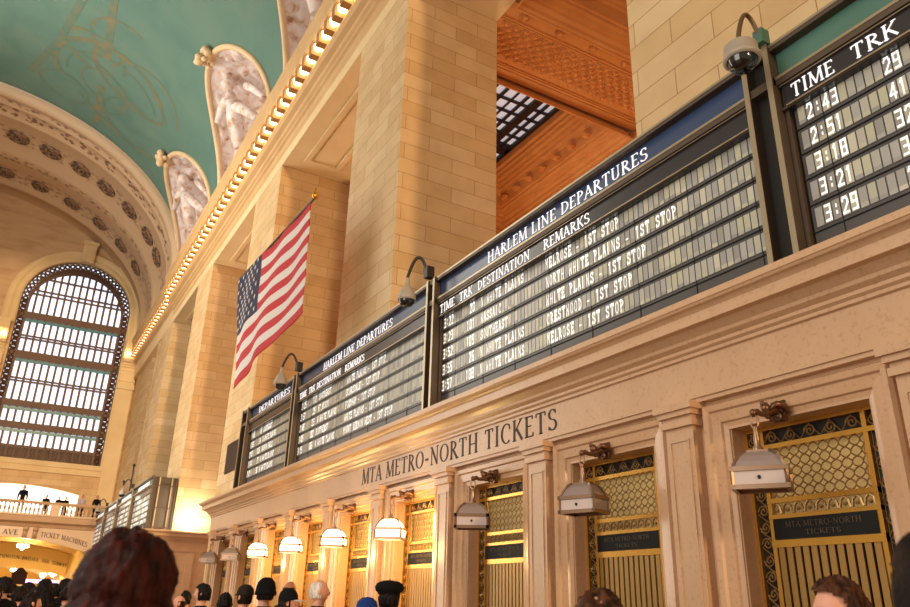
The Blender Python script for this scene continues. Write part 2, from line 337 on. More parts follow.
# ------------------------------------------------------------------ setting: floor, ceiling, walls
WP=6.5; Z0=19.0; XC=-7.0; VA=13.3; VB=9.4; YE=61.0
LINT=15.56
struct(MB().box(-22,16,-8,YE+20,FLOOR-.3,FLOOR).build('floor',M['floor']))
def vp(t): return (XC+VA*math.cos(t),Z0+VB*math.sin(t))
LUN=[10.3,20.9,31.5,42.0]; LW=4.3; TAP=R(33.2)
def t0(y):
    for c in LUN:
        u=(y-c)/LW
        if abs(u)<1: return max(0.0,TAP*math.sqrt(1-u*u))
    return 0.0
ys=[]
y=2.0
while y<46.01: ys.append(y); y+=.2
for c in LUN: ys+= [c-LW+e for e in(.0,.02,.06,.12)]+[c+LW-e for e in(.0,.02,.06,.12)]
ys=sorted(set(round(v,3) for v in ys if 2<=v<=46))
mb=MB(); mb.smooth=True
TM=R(112)
rows=[]
for y in ys:
    a=t0(y); rows.append([(vp(a+(TM-a)*k/40)[0],y,vp(a+(TM-a)*k/40)[1]) for k in range(41)])
mb.grid(rows)
ceil=struct(mb.build('ceiling',M['teal']))
sol=ceil.modifiers.new('s','SOLIDIFY'); sol.thickness=.25; sol.offset=1
# painted zodiac lines, lying just under the vault
def vline(pts,w,dash=None):
    mb=MB()
    P=[]
    for (ya,ta),(yb,tb) in zip(pts,pts[1:]):
        n=max(2,int(math.hypot(yb-ya,(tb-ta)/5)*1.2))
        for i in range(n): P.append((ya+(yb-ya)*i/n,ta+(tb-ta)*i/n))
    P.append(pts[-1])
    for i in range(len(P)-1):
        if dash and (i//dash)%3==2: continue
        q=[]
        for (yy,tt) in(P[i],P[i+1]):
            dy=P[i+1][0]-P[i][0]; dt=(P[i+1][1]-P[i][1])*.17; L=math.hypot(dy,dt) or 1
            for s_ in(-1,1):
                y_=yy-dt/L*s_*w/2; t_=tt+dy/L*s_*w/2/.17
                c,s2=math.cos(R(t_)),math.sin(R(t_)); q.append((XC+(VA-.012)*c,y_,Z0+(VB-.012)*s2))
        mb.add(q,[(0,1,3,2)])
    return mb
vl=vline([(33,61),(37.6,59.6),(45.3,58.5)],.34,3); vl.build('painted_line',M['gold_paint'],ceil)
vline([(34,66.5),(39.2,70.8),(43.4,76.7)],.3).build('painted_line',M['gold_faint'],ceil)
def arcs(c,rs,a0,a1,sq=5.2):
    return [(c[0]+rs*math.cos(R(a)),c[1]+rs*math.sin(R(a))*sq) for a in range(a0,a1,12)]
for k,(c,r,a0,a1,w) in enumerate([((40.5,55),3.2,60,260,.3),((40.8,55),2.6,80,250,.12),((38.5,50),2.4,-60,120,.25),((41.5,63),2.2,150,360,.2),((41,50),3.4,-90,60,.2),((42.5,47),2.0,0,200,.16),((38.5,62),1.5,0,300,.18),((43.2,68),1.2,0,360,.16),((39,46),2.2,100,280,.14),((41,58),1.3,0,340,.14),((36.6,55),1.8,30,200,.16)]):
    vline(arcs(c,r,a0,a1),w).build('painted_line',M['gold_faint' if k%2 else 'gold_paint'],ceil)
# lunettes: carved webs that cut into the vault above each bay
for i,c in enumerate(LUN):
    L=empty('lunette',(0,0,0),['carved plaster lunette nearest the viewer, mostly out of frame above','carved lunette cut off by the top edge of the photo','larger whole carved lunette on the teal ceiling above the flag','smaller carved lunette beside the decorated end arch'][i],'ceiling relief','carved lunettes cut into the teal vault')
    n=72; web=MB(); web.smooth=True; rows=[]
    def pt(u,off=0.0):
        t=TAP*math.sqrt(max(0,1-u*u)); x,z=vp(t); return x,z
    for k in range(n+1):
        u=-1+2*k/n; x,z=pt(u); r=[]
        for j in range(25):
            f=j/24; xx=x+(7.4-x)*f; zz=z+.1*f
            p=Vector((xx*1.7,(c+u*LW)*1.7,zz*1.7)); d=noise.noise(p*.9)*.5+noise.noise(p*2.3)*.28
            d*= min(1,f*5)*min(1,(1-abs(u))*5)
            r.append((xx,c+u*LW*.995,zz-abs(d)*1.1+(.0)))
        rows.append(r)
    web.grid(rows); web.build('carved_web',M['relief'],L)
    ty=MB(); ty.smooth=True; rows=[]
    for k in range(49):
        u=-1+2*k/48; x,z=pt(u); z1=z+.1; row=[]
        for j in range(17):
            f=j/16; zz=18.3+(z1-18.3)*f; p=Vector((3,(c+u*LW)*1.2,zz*1.2)); d=abs(noise.noise(p))*.5+abs(noise.noise(p*2.1))*.3
            row.append((7.35-d*min(1,(1-abs(u))*5),c+u*LW*.995,zz))
        rows.append(row)
    ty.grid(rows); ty.build('carved_panel',M['relief'],L)
    rim=MB(); rim.smooth=True; pp=[]
    for k in range(61):
        a=PI*k/60; u=-math.cos(a); x,z=pt(u); pp.append((x-.02,c+u*LW,z-.02))
    rim.tube(pp,.15,8); rim.build('rim',M['relief_rim'],L)
    fin=MB(); fin.smooth=True; x,z=vp(TAP)
    for k in range(16): fin.ball((x-.25+random.uniform(-.35,.35),c+random.uniform(-.5,.5),z-.15+random.uniform(-.35,.3)),random.uniform(.12,.24),8,5)
    fin.build('apex_ornament',M['relief_rim'],L)
    # draped figure: long limbs and torso in relief
    fg=MB(); fg.smooth=True
    fx=lambda s,y_,z_:(s,c+y_,z_)
    for a,b,ra,rb in [((5.6,.6,22.6),(6.3,1.0,20.4),.42,.3),((5.4,.4,22.9),(5.2,1.9,22.0),.24,.16),((5.6,.8,22.5),(6.4,-1.6,20.6),.28,.2),((6.4,1.4,20.6),(6.7,2.9,19.6),.24,.12),((5.9,-.4,23.0),(6.4,-2.4,21.2),.2,.12),((6.6,-1.4,19.7),(6.6,2.0,19.3),.2,.2)]:
        a=Vector(fx(*a)); b=Vector(fx(*b)); mid=(a+b)/2+Vector((-.1,0,.1)); fg.tube([a,mid,b],[ra,(ra+rb)/2*1.1,rb],10)
    fg.ball(fx(5.2,.7,23.5),.34,12,8); fg.build('relief_figure',M['relief'],L)
# ---- decorated end arch
ar=MB(); ar.smooth=True
TA=R(118); NT_=90
rows=[]
prof=[(46,-.05),(46.0,.34),(46.35,.42),(46.75,.40),(46.85,.15),(47.5,.15),(47.6,.24),(47.8,.24),(47.9,.12),(49.0,.12),(49.1,.2),(49.3,.2),(49.4,.08),(53.6,.08),(53.7,.2),(53.9,.26),(54.8,.26),(55.0,.14),(56.0,.14),(56.1,.06),(58.3,.06),(58.5,.26),(58.8,.3),(59.1,.2),(59.1,.0),(YE,.0)]
for y,d in prof: rows.append([(XC+(VA-d)*math.cos(TA*k/NT_),y,Z0+(VB-d)*math.sin(TA*k/NT_)) for k in range(NT_+1)])
ar.grid(rows); arch=struct(ar.build('trim_1',M['vault_cream']))
def rosette(y,t,r,parent):
    t=R(t); x,z=XC+(VA-.1)*math.cos(t),Z0+(VB-.1)*math.sin(t)
    n=Vector((-math.cos(t)/VA,0,-math.sin(t)/VB)).normalized()
    q=MB(); q.smooth=True
    q.lathe([(r,0),(r,.08),(r*.86,.16),(r*.74,.1),(r*.62,.06)],n=24)
    for k in range(12):
        a=2*PI*k/12; q.ball((r*.42*math.cos(a),r*.42*math.sin(a),.08),r*.13,6,4,(1,1,.6))
    q.ball((0,0,.1),r*.2,10,6)
    o=q.build('rosette',M['rosette'],parent); o.location=(x,y,z); o.rotation_euler=n.to_track_quat('Z','Y').to_euler(); return o
for t in (18,27.5,39.1,49.7,59.3,68.9,78.1,87.5): rosette(51.45,t,.72,arch)
for t in (26,37.1,48.3,59.6,70.5,81.0): rosette(57.2,t,.62,arch)
# ---- piers, lintel wall, soffits
PIERS=[(-4.3,-1.0),(3.3,6.43),(14.3,17.5),(25.05,28.5),(35.75,39.1),(45.75,49.3)]
PL=['ashlar pier off the right of the photo, behind the viewer','nearest ashlar pier, filling the upper right above the security camera','broad bright pier in the middle of the photo, between flag and skylight','ashlar pier directly behind the big hanging flag','pale pier just left of the flag, above the far departure board','narrow far pier next to the end wall']
for (a,b),lb in zip(PIERS,PL):
    o=MB().box(WP,9.3,a,b,FLOOR,LINT).build('stone_pier',M['stone']); tag(o,lb,'pier','stone piers along the concourse')
struct(MB().box(WP,9.3,-5,YE,LINT,Z0+.2).build('wall_south',M['stone_plain']))
s=MB()
s.box(WP+.9,9.2,49.3,54,FLOOR,LINT); s.box(WP+.02,9.3,49.9,50.6,FLOOR,LINT); s.box(WP+.25,9.3,54,YE,FLOOR,LINT)
struct(s.build('wall_far_corner',M['stone']))
for (a,b),(c,d) in zip(PIERS[1:],PIERS[2:]):
    q=MB(); m=.8; q2=[(WP+m-.2,b+m),(9.3-m,c-m)]
    x0,y0=q2[0]; x1,y1=q2[1]
    for (X0,X1,Y0,Y1) in((x0,x1,y0,y0+.18),(x0,x1,y1-.18,y1),(x0,x0+.18,y0+.18,y1-.18),(x1-.18,x1,y0+.18,y1-.18)): q.box(X0,X1,Y0,Y1,LINT-.09,LINT+.02)
    q.box(x0+.3,x1-.3,y0+.3,y1-.3,LINT-.04,LINT+.01)
    struct(q.build('trim_soffit',M['stone_plain']))
# main cornice
CP=[(WP,16.0),(6.44,16.12),(6.44,16.35),(6.36,16.4),(6.36,16.52),(6.28,16.58),(6.25,16.7),(6.10,16.78),(6.02,16.95),(6.04,17.1),(6.08,17.12),(6.08,17.6),(5.80,17.64),(5.72,17.75),(5.70,18.1),(5.62,18.22),(5.62,18.4),(WP+.5,18.4)]
cn=MB(); cn.ext_y(CP,-5,45.9); 
CP2=[(x+.22,z) for x,z in CP]
cn.ext_y(CP2,45.9,YE)
BY=0
bl=MB()
y=12.0
BULB=[]
while y<60.6:
    dx=.22 if y>45.8 else 0
    bl.box(5.74+dx,6.12+dx,y-.15,y+.15,17.10,17.62); BULB.append((5.92+dx,y+.35,17.3)); y+=.7
cor=struct(cn.build('trim_2',M['stone_cornice'])); bl.build('bracket_row',M['bracket'],cor)
# end-wall cornice pieces
EC=MB(); 
def endcp(x0,x1):
    EC.ext_x([(YE-(WP-x)*1.0,z) for x,z in CP[:-1]]+[(YE+.3,18.4),(YE+.3,16.0)],x0,x1)
endcp(5.5,6.75); endcp(-9,-2.35)
# pilasters of the end wall
for x0,x1 in((5.55,6.6),(-5.2,-2.35)):
    EC.box(x0,x1,YE-.3,YE+.1,FLOOR+6,16.0); EC.box(x0-.08,x1+.08,YE-.4,YE+.1,14.6,15.0); EC.box(x0-.04,x1+.04,YE-.36,YE+.1,15.2,15.35)
struct(EC.build('trim_3',M['stone_plain']))
for xx in(5.75,6.1,-2.6,-3.15,-3.7,-4.25,-4.8): BULB.append((xx,YE-.62,17.32))
bm_=MB(); bm_.smooth=True; bm_.ball((0,0,0),.17,8,6); bme=bm_.mesh('light_bulb',M['bulb'])
for k,p in enumerate(BULB):
    o=bpy.data.objects.new('light_bulb',bme); COL.objects.link(o); o.location=p
    tag(o,'bare round bulb glowing between the brackets of the upper cornice','light bulb','light bulbs along the upper cornice')
# ---- end wall with window, upper opening and lower opening
WC=1.65; WR=3.78; WS=20.3; WB=8.75
def wtop(x):
    d=(x-WC)/WR
    return WS+WR*1.0*math.sqrt(max(0,1-d*d)) if abs(d)<1 else None
def uptop(x):
    if -8<x<4.42: return 7.07-.006*(x-.6)**2*5
    return None
def lowtop(x): return 3.3-.0285*(x-.2)**2*1.0 if -8<x<4.95 else None
ew=MB()
xs=[-20+.25*i for i in range(109)]+[WC-WR,WC+WR,4.419,4.421,4.949,4.951,-8,5.2]
N_=40
for i in range(N_+1): xs.append(WC-WR*math.cos(PI*i/N_))
xs=sorted(set(round(x,4) for x in xs if x<=7.01))
for a,b in zip(xs,xs[1:]):
    m=(a+b)/2
    f=lambda g,x: (g(x) if g(x) is not None else g(m))
    def vt(x):
        d=(x-XC)/VA; return Z0+.02+VB*math.sqrt(max(0,1-d*d))
    iv=[]; lo=FLOOR
    if lowtop(m) is not None: iv.append(((lo,lo),None)) ; cur=(f(lowtop,a),f(lowtop,b))
    else: cur=(lo,lo)
    if uptop(m) is not None:
        Q=(cur,(4.2,4.2)); ew.add([(a,YE,cur[0]),(b,YE,cur[1]),(b,YE,4.2),(a,YE,4.2)],[(0,1,2,3)]); cur=(f(uptop,a),f(uptop,b))
    if wtop(m) is not None:
        ew.add([(a,YE,cur[0]),(b,YE,cur[1]),(b,YE,WB),(a,YE,WB)],[(0,1,2,3)]); cur=(wtop(max(min(a,WC+WR-1e-6),WC-WR+1e-6)),wtop(max(min(b,WC+WR-1e-6),WC-WR+1e-6)))
    ztop=(18.0,18.0) if wtop(m) is None else None
    if ztop: ew.add([(a,YE,cur[0]),(b,YE,cur[1]),(b,YE,18.0),(a,YE,18.0)],[(0,1,2,3)]); cur=(18.0,18.0)
    ew.cur=1; ew.add([(a,YE,cur[0]),(b,YE,cur[1]),(b,YE,vt(b)),(a,YE,vt(a))],[(0,1,2,3)]); ew.cur=0
eo=struct(ew.build('wall_east',[M['stone'],M['tympanum']])); 
# window reveal, archivolt, sill
rv=MB(); op=[(WC+WR,WB)]+[(WC+WR*math.cos(PI*k/30),WS+WR*math.sin(PI*k/30)) for k in range(31)]+[(WC-WR,WB)]
rv.extr(op,lambda p:(p[0],YE,p[1]),lambda p:(p[0],YE+.7,p[1]),False)
av=[]
for (o_,d_) in((0,0),(0,-.12),(.12,-.2),(.4,-.16),(.55,-.24),(.8,-.24),(.95,-.1),(.95,.02)):
    av.append([(WC+(WR+o_),YE+d_,18.4)]+[(WC+(WR+o_)*math.cos(PI*k/40),YE+d_,WS+(WR+o_)*math.sin(PI*k/40)) for k in range(41)]+[(WC-(WR+o_),YE+d_,18.4)])
rv.grid(av)
fr=[]
for (o_,d_) in((0,0),(0,-.1),(.28,-.14),(.34,0)): fr.append([(WC+WR+o_,YE+d_,WB-.1),(WC+WR+o_,YE+d_,16.0)])
rv.grid(fr); rv.box(WC-WR-.5,WC+WR+.35,YE-.28,YE+.6,WB-.35,WB); rv.box(WC-WR-.4,WC+WR+.3,YE-.16,YE,WB-.75,WB-.35)
rv.box(WC-.45,WC+.45,YE-.55,YE,WS+WR-.05,WS+WR+1.5); rv.box(WC-.55,WC+.55,YE-.7,YE,WS+WR+1.4,WS+WR+1.65); rv.box(WC-.32,WC-.12,YE-.62,YE,WS+WR+.1,WS+WR+1.3); rv.box(WC+.12,WC+.32,YE-.62,YE,WS+WR+.1,WS+WR+1.3)
struct(rv.build('trim_4',M['stone_plain']))
# window_1 glass and frames
YW=YE+.35
g=MB(); N=40; 
g.add([(p[0],YW+.3,p[1]) for p in op],[tuple(range(len(op)))])
w1=struct(g.build('window_1',M['daypane']))
fm=MB()
def hw(z): return WR if z<WS else math.sqrt(max(0,WR*WR-(z-WS)**2))
pitch=.47; k0=-7
for k in range(-7,8):
    x=WC+k*pitch; zt=WS+math.sqrt(max(0,(WR-.5)**2-(x-WC)**2)); fm.box(x-.075,x+.075,YW-.1,YW+.25,WB,zt)
for z0,z1 in((19.0,19.5),(15.95,16.5),(12.45,12.9),(10.9,11.35),(9.55,9.75),(WB,WB+.12)):
    w_=hw(max(z0,z1)); fm.box(WC-w_,WC+w_,YW-.12,YW+.26,z0,z1)
for z in (17.7,17.5,14.5,14.3,21.0,21.3,22.3): 
    w_=hw(z)-.3; fm.box(WC-w_,WC+w_,YW,YW+.2,z-.05,z+.05)
fm.build('mullion',M['winframe'],w1)
ts=MB()
for z in(18.8,15.75,12.25,10.7): ts.box(WC-WR+.6,WC+WR-.6,YW-.2,YW-.14,z-.1,z+.1)
ts.build('transom_glass',M['winteal'],w1)
# pierced metal border round the opening
pb=MB()
def ring(r0,r1,y0=YW-.14,y1=YW-.02,n=40):
    o_=[(WC+r1,WB)]+[(WC+r1*math.cos(PI*k/n),WS+r1*math.sin(PI*k/n)) for k in range(n+1)]+[(WC-r1,WB)]
    i_=[(WC+r0,WB)]+[(WC+r0*math.cos(PI*k/n),WS+r0*math.sin(PI*k/n)) for k in range(n+1)]+[(WC-r0,WB)]
    for a,b,c,d in zip(o_,o_[1:],i_[1:],i_): pb.add([(a[0],y0,a[1]),(b[0],y0,b[1]),(c[0],y0,c[1]),(d[0],y0,d[1])],[(0,1,2,3)])
ring(WR-.08,WR); ring(WR-.62,WR-.46)
for k in range(40):
    a,b=PI*k/40,PI*(k+1)/40
    def rr_(t): return WR-.62-.42*max(0,math.sin(t))**1.5
    pb.add([(WC+(WR-.5)*math.cos(a),YW-.04,WS+(WR-.5)*math.sin(a)),(WC+(WR-.5)*math.cos(b),YW-.04,WS+(WR-.5)*math.sin(b)),(WC+rr_(b)*math.cos(b),YW-.04,WS+rr_(b)*math.sin(b)),(WC+rr_(a)*math.cos(a),YW-.04,WS+rr_(a)*math.sin(a))],[(0,1,2,3)]) 
z=WB+.2
while z<WS:
    for s in(-1,1):
        xx=WC+s*(WR-.28)
        for dz in(-1,1): pb.tube([(xx-.2,YW-.08,z-dz*.2),(xx+.2,YW-.08,z+dz*.2)],.08,4)
        pb.lathe([(.19,-.03),(.19,.03),(.06,.03),(.06,-.03)],(xx,YW-.08,z),8,'y')
    z+=.42
for k in range(30):
    a=PI*(k+.5)/30; cx,cz=WC+(WR-.28)*math.cos(a),WS+(WR-.28)*math.sin(a)
    pb.lathe([(.22,-.03),(.22,.03),(.08,.03),(.08,-.03)],(cx,YW-.08,cz),8,'y')
ring2=[]
for k in range(0):
    a=PI*(k+.5)/60; r=WR-.75 ; cx,cz=WC+r*math.cos(a),WS+r*math.sin(a); pb.box(cx-.13,cx+.13,YW-.06,YW,cz-.2,cz+.2)
x=WC-WR+.15
while x<WC+WR:
    for z in(WB+.25,WB+.55,WB+.8): pb.lathe([(.13,-.03),(.13,.03),(.06,.03),(.06,-.03)],(x,YW-.1,z),6,'y')
    x+=.28
for k in range(-8,8):
    x=WC+(k+.5)*pitch; pb.box(x-.19,x+.19,YW-.02,YW+.02,WB+.05,WB+.9)
pb.build('pierced_border',M['winframe'],w1)
# ------------------------------------------------------------------ balcony, passage, upper hall beyond the east wall
BYF=57.0
def lowf(x): return 3.36-.0285*(x-.2)**2
bal=MB(); xs=[-12+.25*i for i in range(76)]
for a,b in zip(xs,xs[1:]):
    A,B=lowf(a) if a>-8 else FLOOR,lowf(b) if b>-8 else FLOOR
    bal.add([(a,BYF,A),(b,BYF,B),(b,BYF,4.0),(a,BYF,4.0),(a,BYF+.5,A),(b,BYF+.5,B),(b,BYF+.5,4.0),(a,BYF+.5,4.0)],[(0,1,2,3),(4,5,6,7),(0,1,5,4)])
bal.ext_x([(BYF+.02,4.0),(BYF-.12,4.02),(BYF-.2,4.2),(BYF-.55,4.32),(BYF-.6,4.62),(BYF-.5,4.7),(YE+.0,4.7),(YE+.0,4.3)],-12,6.9)
bo=struct(bal.build('trim_5',M['marble']))
for cx in(1.48,2.04): 
    q=MB(); q.smooth=True; q.box(cx-.13,cx+.13,BYF-.3,BYF,3.15+.2,4.0); q.lathe([(.0,-.15),(.16,-.15),(.16,.15),(0,.15)],(cx,BYF-.28,3.9),12,'x'); q.build('console',M['marble'],bo)
MB().box(1.61,1.91,BYF-.14,BYF,3.3,4.0).build('console_panel',M['marble'],bo)
def end_text(t,x0,x1,z0f,h,y,parent,mat,name='lettering',d=.03):
    m_=MB(); w_=width(t); cx=0
    for ch in t:
        sx=(x1-x0)/w_
        glyph(m_,ch,lambda gx,gy,dd,c=cx:(x0+(c+gx)*sx,y-dd*d,z0f(x0+(c+gx)*sx)+gy*h),True,.08,.16); cx+=GL[ch][0]+.1
    return m_.build(name,mat,parent)
end_text('TICKET MACHINES',2.4,5.25,lambda x:3.45-.045*(x-2.2)**2*1.2,.30,BYF,bo,M['engraved'])
end_text('LEXINGTON AVE',-2.6,1.15,lambda x:3.5-.02*(x-.2)**2,.30,BYF,bo,M['engraved'])
# balustrade
bs=empty('balustrade',(0,BYF,4.7),'stone balustrade with turned balusters along the far balcony','balustrade')
def bpart(mb_,name,mat=M['marble']):
    o=mb_.build(name,mat,bs); o.location=(0,-BYF,-4.7); return o
q=MB(); q.ext_x([(BYF-.42,5.42),(BYF-.45,5.5),(BYF-.4,5.6),(BYF-.12,5.6),(BYF-.07,5.5),(BYF-.1,5.42)],-12,6.4); bpart(q,'handrail')
q=MB(); q.box(-12,6.4,BYF-.4,BYF-.1,4.7,4.82); bpart(q,'plinth_rail')
for px in(-6.9,-2.0,2.9,6.1):
    q=MB(); q.box(px-.28,px+.28,BYF-.44,BYF-.06,4.7,5.45); bpart(q,'pedestal')
bm0=MB(); bm0.smooth=True; bm0.lathe([(.07,0),(.07,.06),(.045,.1),(.085,.2),(.09,.27),(.05,.4),(.035,.5),(.06,.56),(.06,.6)],n=8); bme2=bm0.mesh('baluster',M['marble'])
x=-3.8
while x<6.0:
    if min(abs(x-p) for p in(-2,2.9,6.1))>.34:
        o=bpy.data.objects.new('baluster',bme2); COL.objects.link(o); o.parent=bs; o.location=(x,-.25,.12)
    x+=.24
# upper bright room behind the balcony
q=MB(); q.box(-9,5.4,YE+9,YE+9.2,4.2,8.2); q.box(-9,5.4,YE+.9,YE+9,8.0,8.2); q.box(5.2,5.4,YE+.9,YE+9,4.2,8.2); q.box(-9,5.4,YE+.9,YE+9,4.0,4.2)
struct(q.build('wall_upper_hall',M['whitewall']))
q=MB(); up_=[(-8,4.2)]+[(x_,uptop(x_)) for x_ in [-7.99+.31*i for i in range(41)] if x_<4.42]+[(4.419,uptop(4.41)),(4.42,4.2)]
q.extr(up_,lambda p:(p[0],YE,p[1]),lambda p:(p[0],YE+.9,p[1]),False); struct(q.build('trim_6',M['whitewall']))
tag(MB().box(-7,3.8,YE+1.5,YE+8.5,7.85,7.95).build('ceiling_light',M['glow']),'long bright ceiling light in the white room behind the far balcony','ceiling light')
# passage under the balcony
q=MB(); 
q.box(-9,-8,BYF+.5,80,FLOOR,4.2); q.box(4.95,5.8,BYF+.5,80,FLOOR,3.2)
rows=[]
for y_ in(BYF+.5,66,66,80):
    off=0
    rows.append([(x_,y_,lowf(x_)+.12-( .9 if y_>66 else 0)) for x_ in [-8+.4*i for i in range(34)]])
q.grid(rows[:2]); q.grid(rows[2:]) ; q.box(-9,5.8,80,80.3,FLOOR,4)
q.add([(x_,66,lowf(x_)+.15) for x_ in [-8+.4*i for i in range(34)]]+[(x_,66,lowf(x_)-1.45) for x_ in [-8+.4*i for i in range(34)]],[(i,i+1,35+i,34+i) for i in range(33)])
ps=struct(q.build('wall_passage',M['warmwall']))
end_text('LEXINGTON  PASSAGE  AND  SUBWAY',.3,4.95,lambda x:2.42-.022*(x-.2)**2,.24,65.98,ps,M['engraved'])
# second deeper arch
q=MB(); 
for y_ in (72,): 
    xs2=[-8+.4*i for i in range(34)]
    q.add([(x_,y_,3.0) for x_ in xs2]+[(x_,y_,1.9-.04*(x_-.5)**2) for x_ in xs2],[(i,i+1,35+i,34+i) for i in range(33)])
q.build('inner_arch',M['stone_plain'],ps)
def chandelier(p,lab,r=.28):
    o=empty('chandelier',p,lab,'hanging light','hanging lights in the passage'); a=MB(); a.smooth=True
    for k in range(7):
        t=2*PI*k/7; a.ball((r*math.cos(t),r*math.sin(t),0),.11,8,6)
    a.ball((0,0,-.12),.14,8,6); a.build('bulb_cluster',M['glowball'],o)
    b=MB(); b.lathe([(.02,.5),(.02,.1),(r*.9,.06),(r*.9,0),(.02,-.02)],n=10); b.build('fixture',M['brass'],o)
M['glowball']=basic('glowing_globe',H(255,244,220),.4,emit=14,ecol=(1,.86,.6,1))
chandelier((1.61,60,3.0),'glowing globe cluster just under the balcony arch'); chandelier((1.72,67.5,1.65),'glowing globe cluster above the dark kiosk'); chandelier((4.3,68.5,1.55),'glowing globe cluster at the right side of the passage',.2); chandelier((3.7,70,1.45),'small glowing globe left of the right-hand passage light',.14)
tag(MB().box(2.6,5.0,70.9,71,.85,1.1).build('lit_sign',M['purple']),'long glowing purple sign band above the heads in the far passage','sign')
# kiosk
k_=empty('kiosk',(1.5,50,FLOOR),'dark kiosk with a gabled top above the crowd at far left','kiosk')
MB().box(-.34,.34,-.3,.3,0,1.95).build('body',M['warmwall'],k_); MB().box(-.36,.36,-.32,.32,1.95,2.5).build('sign_box',M['kiosk'],k_)
q=MB(); q.extr([(-.4,2.5),(.4,2.5),(.1,2.8),(-.1,2.8)],lambda p:(p[0],-.34,p[1]),lambda p:(p[0],.34,p[1])); q.build('gabled_top',M['kiosk'],k_)
# ------------------------------------------------------------------ rooms behind the piers
XB=16.3; CZ=17.6
rm=MB(); rm.box(XB,XB+.3,-6,50,FLOOR,CZ+1.5); rm.box(9.3,XB,24.4,24.9,FLOOR,CZ+1.4); rm.box(9.3,XB,-6,-5.7,FLOOR,CZ+1.4); rm.box(9.3,XB,34.5,35,FLOOR,CZ+1.4);rm.box(9.3,XB,45.0,45.5,FLOOR,CZ+1.4)
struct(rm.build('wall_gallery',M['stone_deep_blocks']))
struct(MB().box(9.2,XB,-6,50,FLOOR-.3,FLOOR+.001).build('floor_gallery',M['floor']))
# stepped cornice of the coffer (frame of mouldings)
def coffer(x0,x1,y0,y1,name,lab=None):
    st=[(0,15.3,0),(.04,15.3,0),(.04,15.38,0),(.10,15.42,0),(.10,15.55,0),(.2,15.62,0),(.22,15.72,0),(.30,15.74,0),(.34,15.86,0),(.44,15.9,0),(.44,16.0,0),(.5,16.02,0),(.52,16.5,0),(.58,16.52,0),(.62,16.62,0),(.72,16.66,0),(.74,16.78,0),(.84,16.8,0),(.86,16.92,0),(.98,16.96,0),(1.0,17.1,0),(1.1,17.12,0),(1.1,17.25,0),(1.2,17.3,0),(1.2,CZ,0)]
    q=MB(); rows=[]
    for o_,z,_ in st: rows.append([(x0+o_,y0+o_,z),(x1-o_,y0+o_,z),(x1-o_,y1-o_,z),(x0+o_,y1-o_,z)])
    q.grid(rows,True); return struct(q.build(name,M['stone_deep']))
coffer(9.3,XB,16.3,24.4,'trim_7'); coffer(9.3,XB,3.0,13.4,'trim_8'); coffer(9.3,XB,24.9,34.5,'trim_9')
# cross beam between the two coffers with lattice soffit
BE=MB(); BE.box(9.31,XB,13.4,16.3,15.6,CZ+.2); 
cb_=struct(BE.build('ceiling_beam',M['stone_deep']))
q=MB(); z=15.6
for (a,b) in((13.4,13.48),(14.0,14.05),(14.09,14.12),(15.72,15.76),(15.80,15.88),(15.92,15.95)): q.box(9.32,XB,a,b,z-.05,z+.01)
n_=0
xx=9.6
while xx<XB-.2:
    for j in range(4):
        yy=14.25+.34*j+(.15 if n_%2 else 0)
        if yy<15.66: q.lathe([(.0,-.09),(.06,-.08),(.08,-.02),(.12,-.04),(.135,0)],(xx,yy,z),8)
    xx+=.17; n_+=1
for k in range(6): q.lathe([(0,-.1),(.08,-.08),(.12,-.03),(.16,-.06),(.18,0)],(9.9+k*1.25,13.75,z),8)
q.build('carved_ornament',M['stone_deep'],cb_)
# rosettes on the flat course of the coffer cornice
q=MB()
for k in range(9): q.lathe([(0,-.12),(.09,-.1),(.14,-.03),(.2,-.05),(.22,0)],(XB-.56,17.2+.9*k,16.25),8)
q.build('carved_ornament',M['stone_deep'],bpy.data.objects['trim_7'])
# skylights
def skylight(x0,x1,y0,y1,name):
    g_=MB(); g_.box(x0,x1,y0,y1,CZ+.12,CZ+.14); s=struct(g_.build(name,M['skypane']))
    f=MB()
    for x in(x0,x0+.9,x1-.95,x1): f.box(x-.17,x+.17,y0,y1,CZ-.02,CZ+.1)
    for y_ in (y0,y0+.95,y1-.95,y1): f.box(x0,x1,y_-.17,y_+.17,CZ-.02,CZ+.1)
    n=int((x1-x0)/.42)
    for i in range(n+1):
        x=x0+(x1-x0)*i/n; f.box(x-.03,x+.03,y0,y1,CZ+.02,CZ+.1)
        if i%2: f.box(x-.1,x-.05,y0,y1,CZ-.0,CZ+.08)
    n=int((y1-y0)/.62)
    for i in range(n+1):
        y_=y0+(y1-y0)*i/n; f.box(x0,x1,y_-.05,y_+.05,CZ+.02,CZ+.1)
    f.build('iron_grid',M['skyframe'],s)
skylight(10.5,XB-1.2,17.5,23.2,'window_2'); skylight(10.5,XB-1.2,4.2,12.2,'window_3'); skylight(10.5,XB-1.2,26.1,33.3,'window_4')
struct(MB().box(9.3,XB,34.9,50,CZ,CZ+.3).build('ceiling_gallery',M['stone_deep']))
